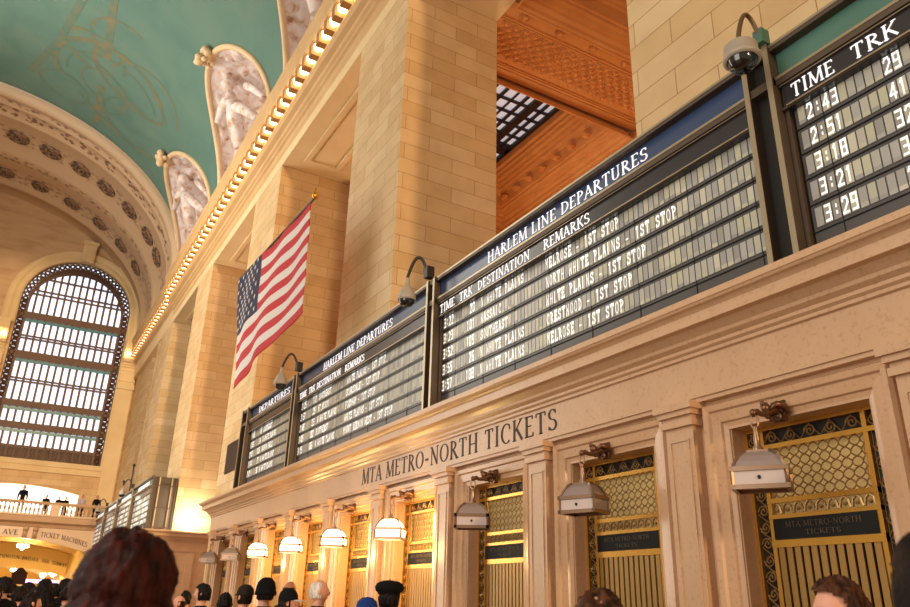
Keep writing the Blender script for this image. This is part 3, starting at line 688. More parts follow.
# ------------------------------------------------------------------ ticket office front
PITCH=2.28; C0=3.92
def ticket_front(name,label,y_near,y_far,centers,x=0.0,text=True,detail=True):
    T=empty(name,(5.4+x,y_far,FLOOR),label,'ticket office front')
    def P(mb_,nm,mat=M['marble']):
        o=mb_.build(nm,mat,T); o.location=(-5.4,-y_far,-FLOOR); return o
    ent=MB()
    prof=[(9.2,1.83),(5.42,1.83),(5.42,1.87),(5.40,1.87),(5.40,2.25),(5.37,2.26),(5.37,2.29),(5.34,2.31),(5.34,2.34),(5.29,2.37),(5.28,2.40),(5.23,2.44),(5.21,2.46),(5.14,2.465),(5.14,2.565),(5.125,2.58),(5.105,2.595),(5.075,2.605),(5.06,2.625),(5.05,2.63),(5.05,2.69),(5.07,2.70),(9.2,2.70)]
    # sweep with returns at the far and near end
    ent.cur=0
    rows=[]
    for px_,pz in prof:
        d=5.4-px_ if px_<9 else 0
        if px_>9: rows.append([(6.48,y_near,pz)]*2+[(6.48,y_far,pz)]*2)
        else: rows.append([(6.48,y_near-d,pz),(px_,y_near-d,pz),(px_,y_far+d,pz),(6.48,y_far+d,pz)])
    ent.grid(rows); P(ent,'entablature',M['marble_trim'] if False else M['marble'])
    # walls between and above openings
    w=MB(); edges=[y_near]+sum([[c-.665,c+.665] for c in centers],[])+[y_far]
    for a,b in zip(edges[::2],edges[1::2]): w.box(5.5,6.45,a,b,FLOOR,1.84)
    for c in centers: w.box(5.5,6.45,c-.665,c+.665,1.54,1.84)
    w.box(5.8,6.45,y_near,y_far,FLOOR,1.84)
    P(w,'wall_face')
    if not text:
        e2=MB(); e2.ext_x([(y_near-(5.4-px_),pz) for px_,pz in prof[1:-1]]+[(y_near+.42,2.70),(y_near+.42,1.83)],6.48,9.2); P(e2,'return_entablature')
        e2=MB(); e2.box(6.45,9.2,y_near+.02,y_near+.42,FLOOR,1.84)
        for xa in (5.45,6.25,7.2): e2.box(xa,xa+.3,y_near-.06,y_near+.05,FLOOR,1.82)
        P(e2,'return_wall')
    base=MB(); base.box(5.30,5.52,y_near,y_far,FLOOR,FLOOR+.25); P(base,'plinth')
    pil=MB()
    pil.box(-.04,.12,-.17,.17,0,3.07); pil.box(-.08,.12,-.2,.2,3.07,3.13); pil.box(-.06,.12,-.185,.185,3.13,3.17); pil.box(-.10,.12,-.215,.215,3.17,3.22); pil.box(-.13,.12,-.24,.24,3.22,3.285)
    for (a,b,c,d) in((-.12,-.105,.3,2.95),(.105,.12,.3,2.95)): pil.box(-.052,-.03,a,b,c,d)
    pil.box(-.052,-.03,-.12,.12,2.935,2.95); pil.box(-.07,.12,-.2,.2,0,.3)
    pme=pil.mesh('pilaster',M['marble'])
    pys=[centers[0]-PITCH/2-.01]+[c+PITCH/2+.01 for c in centers]
    for py in pys:
        if py<y_near+.1 or py>y_far-.05: py=min(max(py,y_near+.25),y_far-.25)
        o=bpy.data.objects.new('pilaster',pme); COL.objects.link(o); o.parent=T; o.location=(5.42-5.4,py-y_far,0)
    sm=MB(); rows=[]
    for o_,xx in((-.007,.19),(-.007,.02),(.012,0.0),(.05,-.01),(.06,-.035),(.15,-.05),(.165,-.075),(.215,-.085),(.235,-.05),(.235,.05)):
        hwid=.665+o_; rows.append([(xx,-hwid,0),(xx,-hwid,3.0+o_),(xx,hwid,3.0+o_),(xx,hwid,0)])
    sm.grid(rows); sme=sm.mesh('window_surround',M['marble_trim'])
    for c in centers:
        o=bpy.data.objects.new('window_surround',sme); COL.objects.link(o); o.parent=T; o.location=(5.5-5.4,c-y_far,0)
    if text:
        t=MB(); text_wall(t,'MTA METRO-NORTH TICKETS',5.40,12.62,1.945,.265,6.92,.006,.12); P(t,'lettering',M['engraved'])
    return T
CEN=[C0+PITCH*k for k in range(-1,9)]
ticket_front('ticket_office_front','long pink marble ticket office front with engraved MTA METRO-NORTH TICKETS',0.3,23.75,CEN)
CEN2=[36.9+PITCH*k for k in range(0,9)]
T2=ticket_front('ticket_office_front','smaller-looking distant marble ticket front below the far departure board',35.3,56.9,CEN2,0,False)
tag(T2,'distant marble ticket front under the far departure board, behind the red-haired person','ticket office front')
# ---- ticket windows
def spiral(mb_,cy,cz,r,x,s=1,rad=.008,turns=1.6,a0=0):
    pts=[]
    for k in range(22):
        f=k/21; a=a0+s*f*turns*2*PI; rr=r*(1-f*.85); pts.append((x,cy+rr*math.cos(a),cz+rr*math.sin(a)))
    mb_.tube(pts,rad,4,False)
def ticket_window():
    T=empty('ticket_window')
    X=0.0
    q=MB()  # local: y centre 0, z from floor (FLOOR=0)
    for ya,yb in((-.665,-.63),(-.50,-.46),(.46,.50),(.63,.665)): q.box(X-.02,X+.03,ya,yb,.9,3.0)
    for za,zb in((2.955,3.0),(2.79,2.83),(2.33,2.37),(2.20,2.235),(1.97,2.03),(.9,.98)): q.box(X-.025,X+.03,-.5 if za<2.7 else -.64,.5 if za<2.7 else .64,za,zb)
    q.build('frame',M['brass'],T)
    q=MB(); q.box(X+.06,X+.08,-.665,.665,.85,3.0); q.build('backing_glass',M['amber'],T)
    q=MB(); 
    for s in(-1,1):
        z=1.0; k=0
        while z<2.75:
            spiral(q,s*.565,z+.06,.052,X,1 if k%2 else -1,.007); q.tube([(X,s*.565-.05,z-.04),(X,s*.565+.05,z+.03),(X,s*.565-.03,z+.12)],.006,4,False); z+=.135;k+=1
    y_=-.56;k=0
    while y_<.6:
        spiral(q,y_,2.89,.055,X,1 if k%2 else -1,.008); q.tube([(X,y_-.09,2.84),(X,y_,2.95),(X,y_+.09,2.84)],.006,4,False); y_+=.19;k+=1
    q.build('scroll_border',M['bronze_scroll'],T)
    q=MB(); q.box(X+.035,X+.05,-.46,.46,.98,1.98); q.box(X+.035,X+.05,-.64,-.5,.95,2.95);q.box(X+.035,X+.05,.5,.64,.95,2.95);q.box(X+.035,X+.05,-.6,.6,2.83,2.96); q.build('border_backing',M['metal_dark'],T)
    q=MB() # ogee lattice
    nx=10; pw=.92/nx
    for i in range(nx+1):
        for ph in(0,1):
            pts=[]
            for k in range(29):
                f=k/28; z=2.37+f*.42; o_=math.sin(f*2.5*2*PI+(PI if ph else 0)); o_=math.copysign(abs(o_)**.7,o_)*pw*.5
                yy=-.46+i*pw+o_
                if -.465<yy<.465: pts.append((X,yy,z))
            if len(pts)>3: q.tube(pts,.0065,4,False)
    q.build('lattice',M['bronze_scroll'],T)
    q=MB()
    for k in range(9):
        yy=-.42+.105*k; q.tube([(X-.01,yy-.045,2.24),(X-.01,yy-.03,2.30),(X-.01,yy,2.325),(X-.01,yy+.03,2.30),(X-.01,yy+.045,2.24)],.012,5); q.ball((X-.01,yy,2.27),.018,6,4)
    q.build('trefoil_strip',M['bronze_scroll'],T)
    q=MB(); q.box(X-.03,X+.02,-.46,.46,2.03,2.20); pl=q.build('name_plate',M['plate'],T)
    q=MB(); text_wall(q,'MTA METRO-NORTH',X-.031,.34,2.125,.045,-.34,.003); text_wall(q,'TICKETS',X-.031,.16,2.06,.04,-.16,.003); q.build('lettering',M['plate_text'],pl)
    q=MB(); q.box(-.006,.012,-.027,.027,.98,1.97); bmesh_=q.mesh('bar',M['brass_dull'])
    for k in range(12):
        o=bpy.data.objects.new('bar',bmesh_); COL.objects.link(o); o.parent=T; o.location=(X-.01,-.42+.0764*k,0)
    q=MB(); q.box(-.15,.1,-.665,.665,.85,.9); q.build('counter',M['marble'],T)
    return T
proto=ticket_window()
order=['out of frame, nearest of the row','nearest, at the right of the photo, above the man with glasses','second from the right, above the blurred brown head','third from the right, behind the first unlit lamp left of centre','behind the brightest, nearest lit lamp','behind the second nearest lit lamp','behind the third nearest lit lamp','behind the farthest lit lamp','behind the nearer of the two far unlit lamps','behind the farthest unlit lamp, at the end of the front']
for i,c in enumerate(CEN):
    o=proto if i==0 else copy_tree(proto); o.location=(5.70,c,FLOOR)
    tag(o,'brass grille ticket window, '+order[i],'ticket window','brass ticket windows')
for i,c in enumerate(CEN2):
    o=copy_tree(proto); o.location=(5.70,c,FLOOR); tag(o,'distant brass ticket window below the far departure board','ticket window','far brass ticket windows')
# ---- ticket lamps
def lamp(lit):
    T=empty('ticket_lamp')
    G=M['lampglass_lit'] if lit else M['lampglass']
    # local origin: bottom centre of the glass box
    def fr(a,z0,b,z1,w,mb_):
        for sx in(-1,1):
            for sy in(-1,1): mb_.tube([(sx*a,sy*a,z0),(sx*b,sy*b,z1)],w,4)
    q=MB()
    fr(.25,0,.25,.14,.020,q)
    for z,a in((0,.25),(.14,.25)):
        for s in(-1,1): q.box(-a-.022,a+.022,s*a-.022,s*a+.022,z-.018,z+.018); q.box(s*a-.022,s*a+.022,-a-.022,a+.022,z-.018,z+.018)
    pts=[(.25,.14),(.215,.20),(.18,.245),(.145,.272),(.11,.285)]
    for (a,z0),(b,z1) in zip(pts,pts[1:]): fr(a,z0,b,z1,.017,q)
    for s in(-1,1): q.box(-.12,.12,s*.11-.01,s*.11+.01,.275,.295); q.box(s*.11-.01,s*.11+.01,-.12,.12,.275,.295)
    q.box(-.11,.11,-.11,.11,.284,.296)
    q.build('metal_frame',M['lampmetal'],T)
    q=MB()
    for s in(-1,1): q.box(-.24,.24,s*.24-.003,s*.24+.003,.01,.13); q.box(s*.24-.003,s*.24+.003,-.24,.24,.01,.13)
    q.box(-.235,.235,-.235,.235,.012,.016); q.build('glass_panel',G,T)
    q=MB(); rows=[]
    for a,z in pts: rows.append([(-a+.01,-a+.01,z),(a-.01,-a+.01,z),(a-.01,a-.01,z),(-a+.01,a-.01,z)])
    q.grid(rows,True); q.build('glass_hood',G if lit else M['lamphood'],T)
    q=MB(); q.smooth=True; q.lathe([(.055,.29),(.05,.32),(.03,.34),(.034,.39),(.022,.42),(.018,.47),(.028,.49),(.0,.5)],n=12); q.build('finial',M['lampmetal'],T)
    for sx in (-1,1):
        q=MB(); q.smooth=True; q.lathe([(.0,-.012),(.016,-.008),(.016,0.008),(0,.012)],(sx*.0-.256,sx*.0,.07),8,'x')
    q.build('switch_knob',M['metal_dark'],T)
    q=MB(); q.smooth=True
    lk=[]
    for k in range(13):
        a=2*PI*k/12; lk.append((0,.028*math.cos(a),.53+.06*math.sin(a)))
    q.tube(lk,.009,6,False); q.build('link',M['lampmetal'],T)
    # bracket: cast scrolled arm with winged figure back to the wall
    q=MB(); q.smooth=True
    q.tube([(0,0,.58),(.0,0,.61),(.06,0,.64),(.12,0,.62),(.18,0,.63),(.26,0,.68),(.33,0,.70),(.42,0,.70)],[.018,.03,.034,.026,.034,.045,.06,.07],8)
    q.ball((0,0,.62),.04,8,6); q.ball((.2,0,.7),.05,8,6,(1,1,1.2)); q.ball((.16,0,.74),.028,8,6)
    for s in(-1,1):
        q.tube([(.22,s*.03,.68),(.27,s*.09,.74),(.36,s*.12,.72),(.41,s*.11,.66)],[.02,.032,.036,.02],6)
        spiral(q,s*.05,.62,.04,.33,s,.014)
    for k in range(8): q.ball((.33+random.uniform(-.06,.07),random.uniform(-.08,.08),.68+random.uniform(-.08,.08)),.03,6,5)
    q.box(.40,.425,-.09,.09,.58,.80)
    q.v=[(x*.8,y*.75,(z-.56)*.8+.56) for x,y,z in q.v]; q.build('bracket',M['lampbronze'],T)
    for ch in kids(T):
        if ch.name.split('.')[0] in('bracket',): continue
        for v in ch.data.vertices:
            if v.co.z<.40: v.co.x*=.56; v.co.y*=.80
    return T
lp_off=lamp(False); lp_on=lamp(True)
first={False:lp_off,True:lp_on}; used={False:False,True:False}
LL=['unlit glass box lamp out of frame, nearest','large unlit glass box lamp at the right of the photo','unlit glass box lamp second from the right, above the brown head','unlit glass box lamp just right of the row of lit lamps','nearest and largest of the four glowing lamps','second nearest of the four glowing lamps','third nearest of the four glowing lamps','farthest and smallest of the four glowing lamps','unlit lamp just left of the glowing lamps','farthest unlit lamp at the end of the ticket front']
for i,c in enumerate(CEN):
    lit=4<=i<=7
    o=copy_tree(first[lit]) if used[lit] else first[lit]; used[lit]=True
    o.location=(5.12,c+(.09 if i==1 else -.1 if i==3 else 0),.915); ang=R([30,32,19,54,50,55,58,60,62,62][i]); o.rotation_euler=(0,0,ang)
    for ch in kids(o):
        if ch.name.startswith('bracket'): ch.rotation_euler=(0,0,-ang)
    tag(o,LL[i]+' on a bronze bracket','lamp','box lamps along the ticket front')
    if lit:
        for dz,e in((-.12,20),(.2,12)):
            l=bpy.data.lights.new('lamp_light','POINT'); l.energy=e*1.9; l.color=(1,.66,.22); l.shadow_soft_size=.15; lo=bpy.data.objects.new('lamp_light',l); COL.objects.link(lo); lo.location=(4.98,c,.80) if dz<0 else (5.36,c-.3,1.15)
for i,c in enumerate(CEN2):
    o=copy_tree(lp_off); o.location=(5.06,c,.915); tag(o,'small distant box lamp on the far ticket front','lamp','box lamps along the far ticket front')
# ------------------------------------------------------------------ departure boards
XF=5.40; ZB=2.70; ZT=5.03
def rail(mb_,y0,y1,z0,z1,xf=XF,xb=5.5):
    mb_.box(xf,xb,y0,y1,z0,z1)
def board(label,y0,y1,rows,head,colhead,color,cols=True,nm='departure_board',dull=False):
    """one framed section; y1 is the far (left) end, y0 the near (right) end"""
    T=empty(nm,(XF,y1,ZB),label,'departure board','departure boards above the tickets')
    def P(mb_,n,mat,par=None):
        o=mb_.build(n,mat,par or T)
        if not par: o.location=(-XF,-y1,-ZB)
        return o
    q=MB(); q.box(5.56,6.42,y0,y1,ZB,ZT-.04); P(q,'housing',M['metal_dark'])
    q=MB(); rail(q,y0,y1,4.96,ZT,XF-.02); rail(q,y0,y1,4.57,4.66); rail(q,y0,y1,4.305,4.325,XF+.03); rail(q,y0,y1,4.55,4.58,XF+.02); 
    q.box(XF+.07,5.6,y0,y0+.04,ZB,4.57); q.box(XF+.07,5.6,y1-.04,y1,ZB,4.57); P(q,'frame',M['metal'])
    q=MB(); q.box(XF-.026,XF-.02,y0,y1,5.0,ZT); q.box(XF-.006,XF,y0,y1,4.63,4.66); q.box(XF+.012,XF+.02,y0+.06,y1-.06,4.316,4.33); q.box(XF+.012,XF+.02,y0+.02,y1-.02,4.55,4.556); P(q,'edge_strip',M['metal_edge'])
    q=MB(); q.box(5.47,5.56,y0,y1,4.64,4.98); hp=P(q,'header_panel',color)
    if head:
        ya,yb,t=head; m_=MB(); text_wall(m_,t,5.469,ya,4.745,.17,yb,.008,.1,.05,.115); m_.build('lettering',M['white'],hp)
    q=MB(); q.box(5.44,5.56,y0+.03,y1-.03,4.3,4.57); cp=P(q,'column_heading_panel',M['panel_black'])
    m_=MB()
    for (ya,yb,t) in colhead: text_wall(m_,t,5.439,ya,4.375,.145,yb,.008,.1,.06,.12)
    if colhead: m_.build('lettering',M['white'],cp)
    q=MB(); q.box(5.52,5.58,y0+.06,y1-.06,ZB,4.31); P(q,'flap_surround',M['flapback'])
    q=MB(); 
    for k in range(6): q.box(5.505,5.522,y0+.06,y1-.06,3.036+.26*k,3.042+.26*k)
    yy=math.floor((y1-.06)/.8)*.8
    while yy>y0+.1: q.box(5.5117,5.522,yy-.003,yy+.003,ZB,4.3); yy-=.8
    P(q,'seam',M['metal_dark'])
    n0=math.ceil((y0+.05)/.08); n1=math.floor((y1-.05)/.08)
    for r in range(5):
        zr=3.78+.235-.235*r  # row base aligned to .235 grid
        zb=4.12-.26*r
        q=MB()
        for k in range(n0,n1): q.box(5.512,5.53,k*.08+.006,k*.08+.074,zb,zb+.18)
        fo=P(q,'flap_row',M['flap'])
        if r<len(rows) and rows[r]:
            m_=MB(); s=rows[r]
            for i,ch in enumerate(s):
                if ch==' ': continue
                k=n1-1-i
                if k<n0: break
                yc=(k+1)*.08-.012
                adv=GL[ch][0] if ch in GL else .68
                glyph(m_,ch,lambda gx,gy,d,k_=.66/max(adv,.6)*.09:(5.511-d*.002,yc-gx*k_,zb+.022+gy*.138),False,.17,.16 if adv<.8 else .11)
            m_.build('lettering',M['whitedim'],fo)
    return T
def post(ya,yb,label,nm='board_post'):
    T=empty(nm,(XF,ya,ZB),label,'post','posts between the departure boards')
    q=MB(); q.box(XF+.06,6.42,ya,yb,ZB,ZT-.02); o=q.build('core',M['metal_dark'],T); o.location=(-XF,-ya,-ZB)
    for a,b in((ya,ya+.055),(yb-.055,yb)):
        q=MB(); q.box(XF-.05,XF+.06,a,b,ZB,ZT+.01); o=q.build('bar',M['metal'],T); o.location=(-XF,-ya,-ZB)
        q=MB(); q.box(XF-.056,XF-.05,a,b,ZB,ZT+.01); o=q.build('edge_strip',M['metal_edge'],T); o.location=(-XF,-ya,-ZB)
    q=MB(); q.box(XF-.03,XF+.06,ya,yb,ZT-.08,ZT); q.box(XF-.03,XF+.06,ya,yb,4.57,4.66); o=q.build('crossbar',M['metal'],T); o.location=(-XF,-ya,-ZB)
def line(t,trk,dest,rem,pad=''):
    s=t.ljust(9)+trk.rjust(3)+'  '+dest.ljust(20)+rem
    return s
R0=[' 2:43    '+' 29',' 2:51    '+' 41',' 3:18    '+' 32',' 3:21    '+' 36',' 3:29    '+' 25']
board('departure board section at the right edge with a green header, TIME and TRK',-.3,3.53,R0,None,[(3.41,2.97,'TIME'),(2.82,2.40,'TRK')],M['panel_green'])
R1=[line('3:22','20','N WHITE PLAINS','MELROSE - 1ST STOP'),line('3:23','101','WASSAIC','NORTH WHITE PLAINS - 1ST STOP'),line('3:52','109','SOUTHEAST','WHITE PLAINS - 1ST STOP'),line('3:55','26','N WHITE PLAINS','CRESTWOOD - 1ST STOP'),line('3:57','108','N WHITE PLAINS','MELROSE - 1ST STOP')]
board('big departure board section with the largest readable HARLEM LINE DEPARTURES header',3.84,10.06,R1,(8.62,5.24,'HARLEM LINE DEPARTURES'),[(10.0,9.52,'TIME'),(9.38,8.98,'TRK'),(8.84,7.50,'DESTINATION'),(7.20,6.25,'REMARKS')],M['panel_blue'])
R2=[line('2:25','112','SOUTHEAST','WHITE PLAINS - 1ST STOP'),line('2:37','25','MT KISCO','SCARSDALE - 1ST STOP'),line('2:48','23','N WHITE PLAINS','FORDHAM - 1ST STOP'),line('3:05','102','SOUTHEAST','WHITE PLAINS - 1ST STOP'),line('3:15','106','N WHITE PLAINS','MOUNT VERNON WEST - 1ST STOP')]
board('middle departure board section between the two nearer cameras, HARLEM LINE DEPARTURES header',10.34,16.80,R2,(15.35,11.85,'HARLEM LINE DEPARTURES'),[(16.72,16.24,'TIME'),(16.1,15.7,'TRK'),(15.6,14.2,'DESTINATION'),(13.98,13.0,'REMARKS')],M['panel_blue'])
R3=[line('1:45','18','SOUTHEAST','')+'',line('1:52','24','N WHITE PLAINS',''),line('2:07','103','CROTON FALLS',''),line('2:14','27','N WHITE PLAINS',''),line('2:21','30','N WHITE PLAINS','')]
board('shortest, farthest section of the near departure board, beside the flag bottom',17.08,20.9,R3,(20.2,17.6,'DEPARTURES'),[],M['panel_blue'])
post(3.53,3.84,'double bronze post at the right, below the largest security camera'); post(10.06,10.34,'double bronze post in the middle of the departure board'); post(16.80,17.08,'double bronze post left of centre, below the small far camera')
post(20.9,21.5,'wide end post closing the left end of the near departure board')
# far board
for k in range(4):
    a=35.9+5.35*k
    board(['nearest section of the far departure board, dark end panel facing us','second section of the far departure board','third section of the far departure board','last and smallest section of the far departure board'][k],a,a+5.1,[R1[(k+2)%5][:40],R2[k][:50],R1[k],R2[(k+1)%5],R1[(k+3)%5]],(a+4.2,a+1.1,'HUDSON LINE DEPARTURES' if False else 'HARLEM LINE DEPARTURES'),[],M['panel_green'])
    post(a+5.1,a+5.35,'slim bronze post on the far departure board, %s along it'%['first','second','third','last'][k])
M['panel_end']=basic('dull_bronze_sheet',H(92,80,66),.7,.1)
T=empty('board_end_panel',(XF,35.7,ZB),'dark bronze end panel closing the far departure board toward us','end panel')
q=MB(); q.box(0,1.02,0,.2,0,2.25); q.build('panel',M['panel_end'],T)
for xx in(0,.26,.78,.98): MB().box(xx,xx+.05,-.05,0,0,2.25).build('rib',M['metal_edge'] if xx in(.26,.78) else M['metal'],T)
for zz in(.1,.95-.05,1.85): MB().box(0,1.02,-.06,0,zz,zz+.05).build('crossbar',M['metal'],T)
# louver on pier behind the flag
T=empty('vent_grille',(WP,26.6,4.1),'dark louvered vent grille on the pier left of the departure board','vent'); 
MB().box(-.04,0,-.85,.85,0,1.05).build('backing',M['metal_dark'],T)
q=MB()
for k in range(12): q.box(-.07,-.04,-.8,.8,.04+.085*k,.07+.085*k)
q.build('slats',M['winframe'],T)
# ------------------------------------------------------------------ security cameras
def seccam(kind,lab,arm_base,cam_top,scale=1.0):
    T=empty('security_camera',arm_base,lab,'security camera','dome cameras on the boards')
    d=Vector(cam_top)-Vector(arm_base)
    q=MB(); q.smooth=True
    pts=[(0,0,0)]
    for k in range(1,13):
        f=k/12; pts.append((d.x*f,d.y*f,max(0,math.sin(min(1,f*1.0)*PI*.5))*0+ (.30*math.sin(f*PI*.86))*scale+d.z*f*f))
    pts.append((d.x,d.y,d.z+.0-.02)); q.tube(pts,.022*scale,8); q.build('arm',M['camarm'] if kind=='big' else M['camarm_dark'],T)
    q=MB(); q.box(-.05*scale,.06*scale,-.05*scale,.05*scale,-.04*scale,.12*scale); q.build('mount',M['metal_dark'] if kind!='big' else M['panel_green'],T)
    c=(d.x,d.y,d.z)
    if kind=='big': pr=[(.02,.05),(.03,.02),(.13,0),(.15,-.02),(.155,-.13),(.17,-.14),(.17,-.17),(.14,-.18)]; dm=[(.135,-.175),(.125,-.22),(.10,-.26),(.05,-.285),(0,-.29)]
    else: pr=[(.028,.10),(.03,.0),(.05,-.02),(.09,-.08),(.12,-.16),(.125,-.21),(.11,-.22)]; dm=[(.105,-.215),(.10,-.25),(.07,-.29),(.03,-.305),(0,-.31)]
    q=MB(); q.smooth=True; q.lathe([(r*scale,z*scale) for r,z in pr],c,20); q.build('housing',M['camhouse'],T)
    q=MB(); q.smooth=True; q.lathe([(r*scale,z*scale) for r,z in dm],c,20); q.build('dome',M['camdome'],T)
seccam('big','large dome camera on a curved arm at upper right',(5.33,3.56,5.08),(5.0,3.56,4.88),1.0)
seccam('mid','white teardrop dome camera on a black gooseneck at the middle post',(5.33,10.25,5.12),(5.0,10.36,4.90),1.25)
seccam('mid','small dark dome camera near the bottom of the flag',(5.33,16.7,5.1),(4.95,16.75,4.95),1.3)
seccam('mid','tiny dome camera on top of the far departure board, nearer one',(5.33,41.3,5.1),(4.9,41.3,4.98),1.3)
seccam('mid','tiny dome camera on top of the far departure board, farther one',(5.33,51.0,5.1),(4.9,51,4.98),1.3)
for k,yy in enumerate((43.5,46.5)):
    q=MB(); q.tube([(5.5,yy,5.0),(5.5,yy,6.5-.5*k)],.04,6); q.ball((5.5,yy,6.5-.5*k),.08,6,5); tag(q.build('spike_finial',M['metal_dark']),['taller','shorter'][k]+' thin dark finial rod standing on the far departure board','finial rod')
# ------------------------------------------------------------------ flag
F=empty('national_flag',(5.2,16.7,9.6),'large US flag, red and white stripes with blue canton, hung beside the pier','flag')
NA,NB=78,52
TRn=Vector((5.2,16.67,9.55)); BRn=Vector((5.2,16.45,6.42)); TLf=Vector((5.2,23.55,9.86)); BLf=Vector((5.2,21.95,5.80))
def fp(u,v): # u 0 near ->1 far, v 0 top ->1 bottom
    top=TRn.lerp(TLf,u); bot=BRn.lerp(Vector((5.2,22.9,6.0)),u); p=top.lerp(bot,v)
    p.z-=.10*math.sin(PI*u)*v
    a=(.10*math.sin(u*6+v*2.2)*(.3+v)+.035*math.sin(u*17-v*4))*min(1,u*4)
    p.x+=a; p.y+=.03*math.sin(v*16+u*3); return p
q=MB(); q.smooth=True
verts=[[tuple(fp(i/NA,j/NB)) for j in range(NB+1)] for i in range(NA+1)]
flat=[p for r in verts for p in r]; base=len(q.v); q.v+=flat
for i in range(NA):
    for j in range(NB):
        st=j//4; u=(i+.5)/NA
        mi=2 if (u>.60 and st<7) else (0 if st%2==0 else 1)
        q.f.append([i*(NB+1)+j,(i+1)*(NB+1)+j,(i+1)*(NB+1)+j+1,i*(NB+1)+j+1]); q.mi.append(mi); q.sm.append(True)
o=q.build('cloth',[M['red'],M['fwhite'],M['navy']],F); o.location=(-5.2,-16.7,-9.6)
sm=o.modifiers.new('s','SOLIDIFY'); sm.thickness=.012
q=MB()
for r in range(9):
    for c in range(6 if r%2==0 else 5):
        u=.60+.4*((c+.5)/6 if r%2==0 else (c+1)/6); v=(7/13)*(r+.7)/9.4; P0=fp(u,v); pts=[]
        for s in(-.05,):
            for k in range(10):
                rr=.1 if k%2==0 else .042; a=PI/2+k*PI/5; pts.append((P0.x+s,P0.y+rr*math.cos(a),P0.z+rr*math.sin(a)))
            q.add(pts,[tuple(range(10))])
o=q.build('stars',M['fwhite'],F); o.location=(-5.2,-16.7,-9.6)
q=MB(); q.tube([(5.2,16.5,9.56),(5.2,23.6,9.9),(6.5,25.4,10.0)],.035,8); o=q.build('pole',M['metal'],F); o.location=(-5.2,-16.7,-9.6)
q=MB(); q.smooth=True; q.ball((5.2,16.42,9.6),.09,10,7); q.lathe([(.05,0),(.02,.12),(0,.2)],(5.2,16.42,9.66),8); o=q.build('finial',M['gold'],F); o.location=(-5.2,-16.7,-9.6)
# ------------------------------------------------------------------ people (front is -Y in their own space, 1.75 m tall)
def skinmesh(verts,edges,root=0,sub=2,name='tmp'):
    me=bpy.data.meshes.new(name); me.from_pydata([v[0] for v in verts],edges,[]); o=bpy.data.objects.new(name,me); COL.objects.link(o)
    m=o.modifiers.new('skin','SKIN'); m.use_smooth_shade=True
    for i,v in enumerate(verts):
        r=v[1]; me.skin_vertices[0].data[i].radius=r if isinstance(r,tuple) else (r,r)
        me.skin_vertices[0].data[i].use_root=(i==root)
    s=o.modifiers.new('sub','SUBSURF'); s.levels=sub; s.render_levels=sub
    dg=bpy.context.evaluated_depsgraph_get(); out=bpy.data.meshes.new_from_object(o.evaluated_get(dg))
    bpy.data.objects.remove(o); return out
def _init_skin(n,edges):
    pass
def mk(verts,edges,sub=2):
    me=bpy.data.meshes.new('t'); me.from_pydata([v[0] for v in verts],edges,[]); o=bpy.data.objects.new('t',me); COL.objects.link(o)
    m=o.modifiers.new('skin','SKIN'); 
    if not me.skin_vertices:
        bm=bmesh.new(); bm.from_mesh(me); bm.verts.layers.skin.verify(); bm.to_mesh(me); bm.free()
    for i,v in enumerate(verts):
        r=v[1]; d=me.skin_vertices[0].data[i]; d.radius=r if isinstance(r,tuple) else (r,r); d.use_root=(i==0)
    s=o.modifiers.new('sub','SUBSURF'); s.levels=sub; s.render_levels=sub
    dg=bpy.context.evaluated_depsgraph_get(); dg.update(); ev=bpy.data.meshes.new_from_object(o.evaluated_get(dg))
    bpy.data.objects.remove(o); return ev
def mesh_into(mb_,me,mi=0):
    mb_.cur=mi; mb_.smooth=True; mb_.add([tuple(v.co) for v in me.vertices],[tuple(p.vertices) for p in me.polygons])
BV=[((0,0,.95),(.15,.11)),((0,0,1.15),(.13,.10)),((0,0,1.34),(.16,.11)),((0,0,1.47),.075),((0,-.005,1.54),.056),((0,-.01,1.60),.06)]
BE=[(0,1),(1,2),(2,3),(3,4),(4,5)]
for s in(-1,1):
    b=len(BV); BV+=[((s*.17,0,1.41),.062),((s*.225,.02,1.14),.045),((s*.235,-.05,.90),.030),((s*.235,-.075,.84),(.02,.036)),((s*.095,0,.88),.09),((s*.10,-.01,.50),.058),((s*.10,.02,.10),.04),((s*.11,-.13,.04),.034)]
    BE+=[(2,b),(b,b+1),(b+1,b+2),(b+2,b+3),(0,b+4),(b+4,b+5),(b+5,b+6),(b+6,b+7)]
body_sk=mk(BV,BE,2)
def headshape(dx,dy,dz):
    x,y,z=dx*.076,dy*.095,dz*.118
    if dz<0: x*=1-.26*dz*dz; y*=1-.12*(-dz) if dy>0 else 1-.02
    if dy<0:
        g=lambda a,b,sa,sb: math.exp(-((dx-a)/sa)**2-((dz-b)/sb)**2)
        y-= .024*g(0,-.16,.13,.15)+.012*g(0,.02,.10,.18)      # nose
        y-= .006*g(.3,.22,.3,.10)+.006*g(-.3,.22,.3,.10)      # brow
        y+= .010*g(.36,.02,.17,.12)+.010*g(-.36,.02,.17,.12)  # sockets
        y-= .008*g(0,-.52,.22,.10)+.010*g(0,-.85,.3,.2)       # lips, chin
        y+= .004*g(0,-.42,.3,.05)
    return x,y,z+1.632
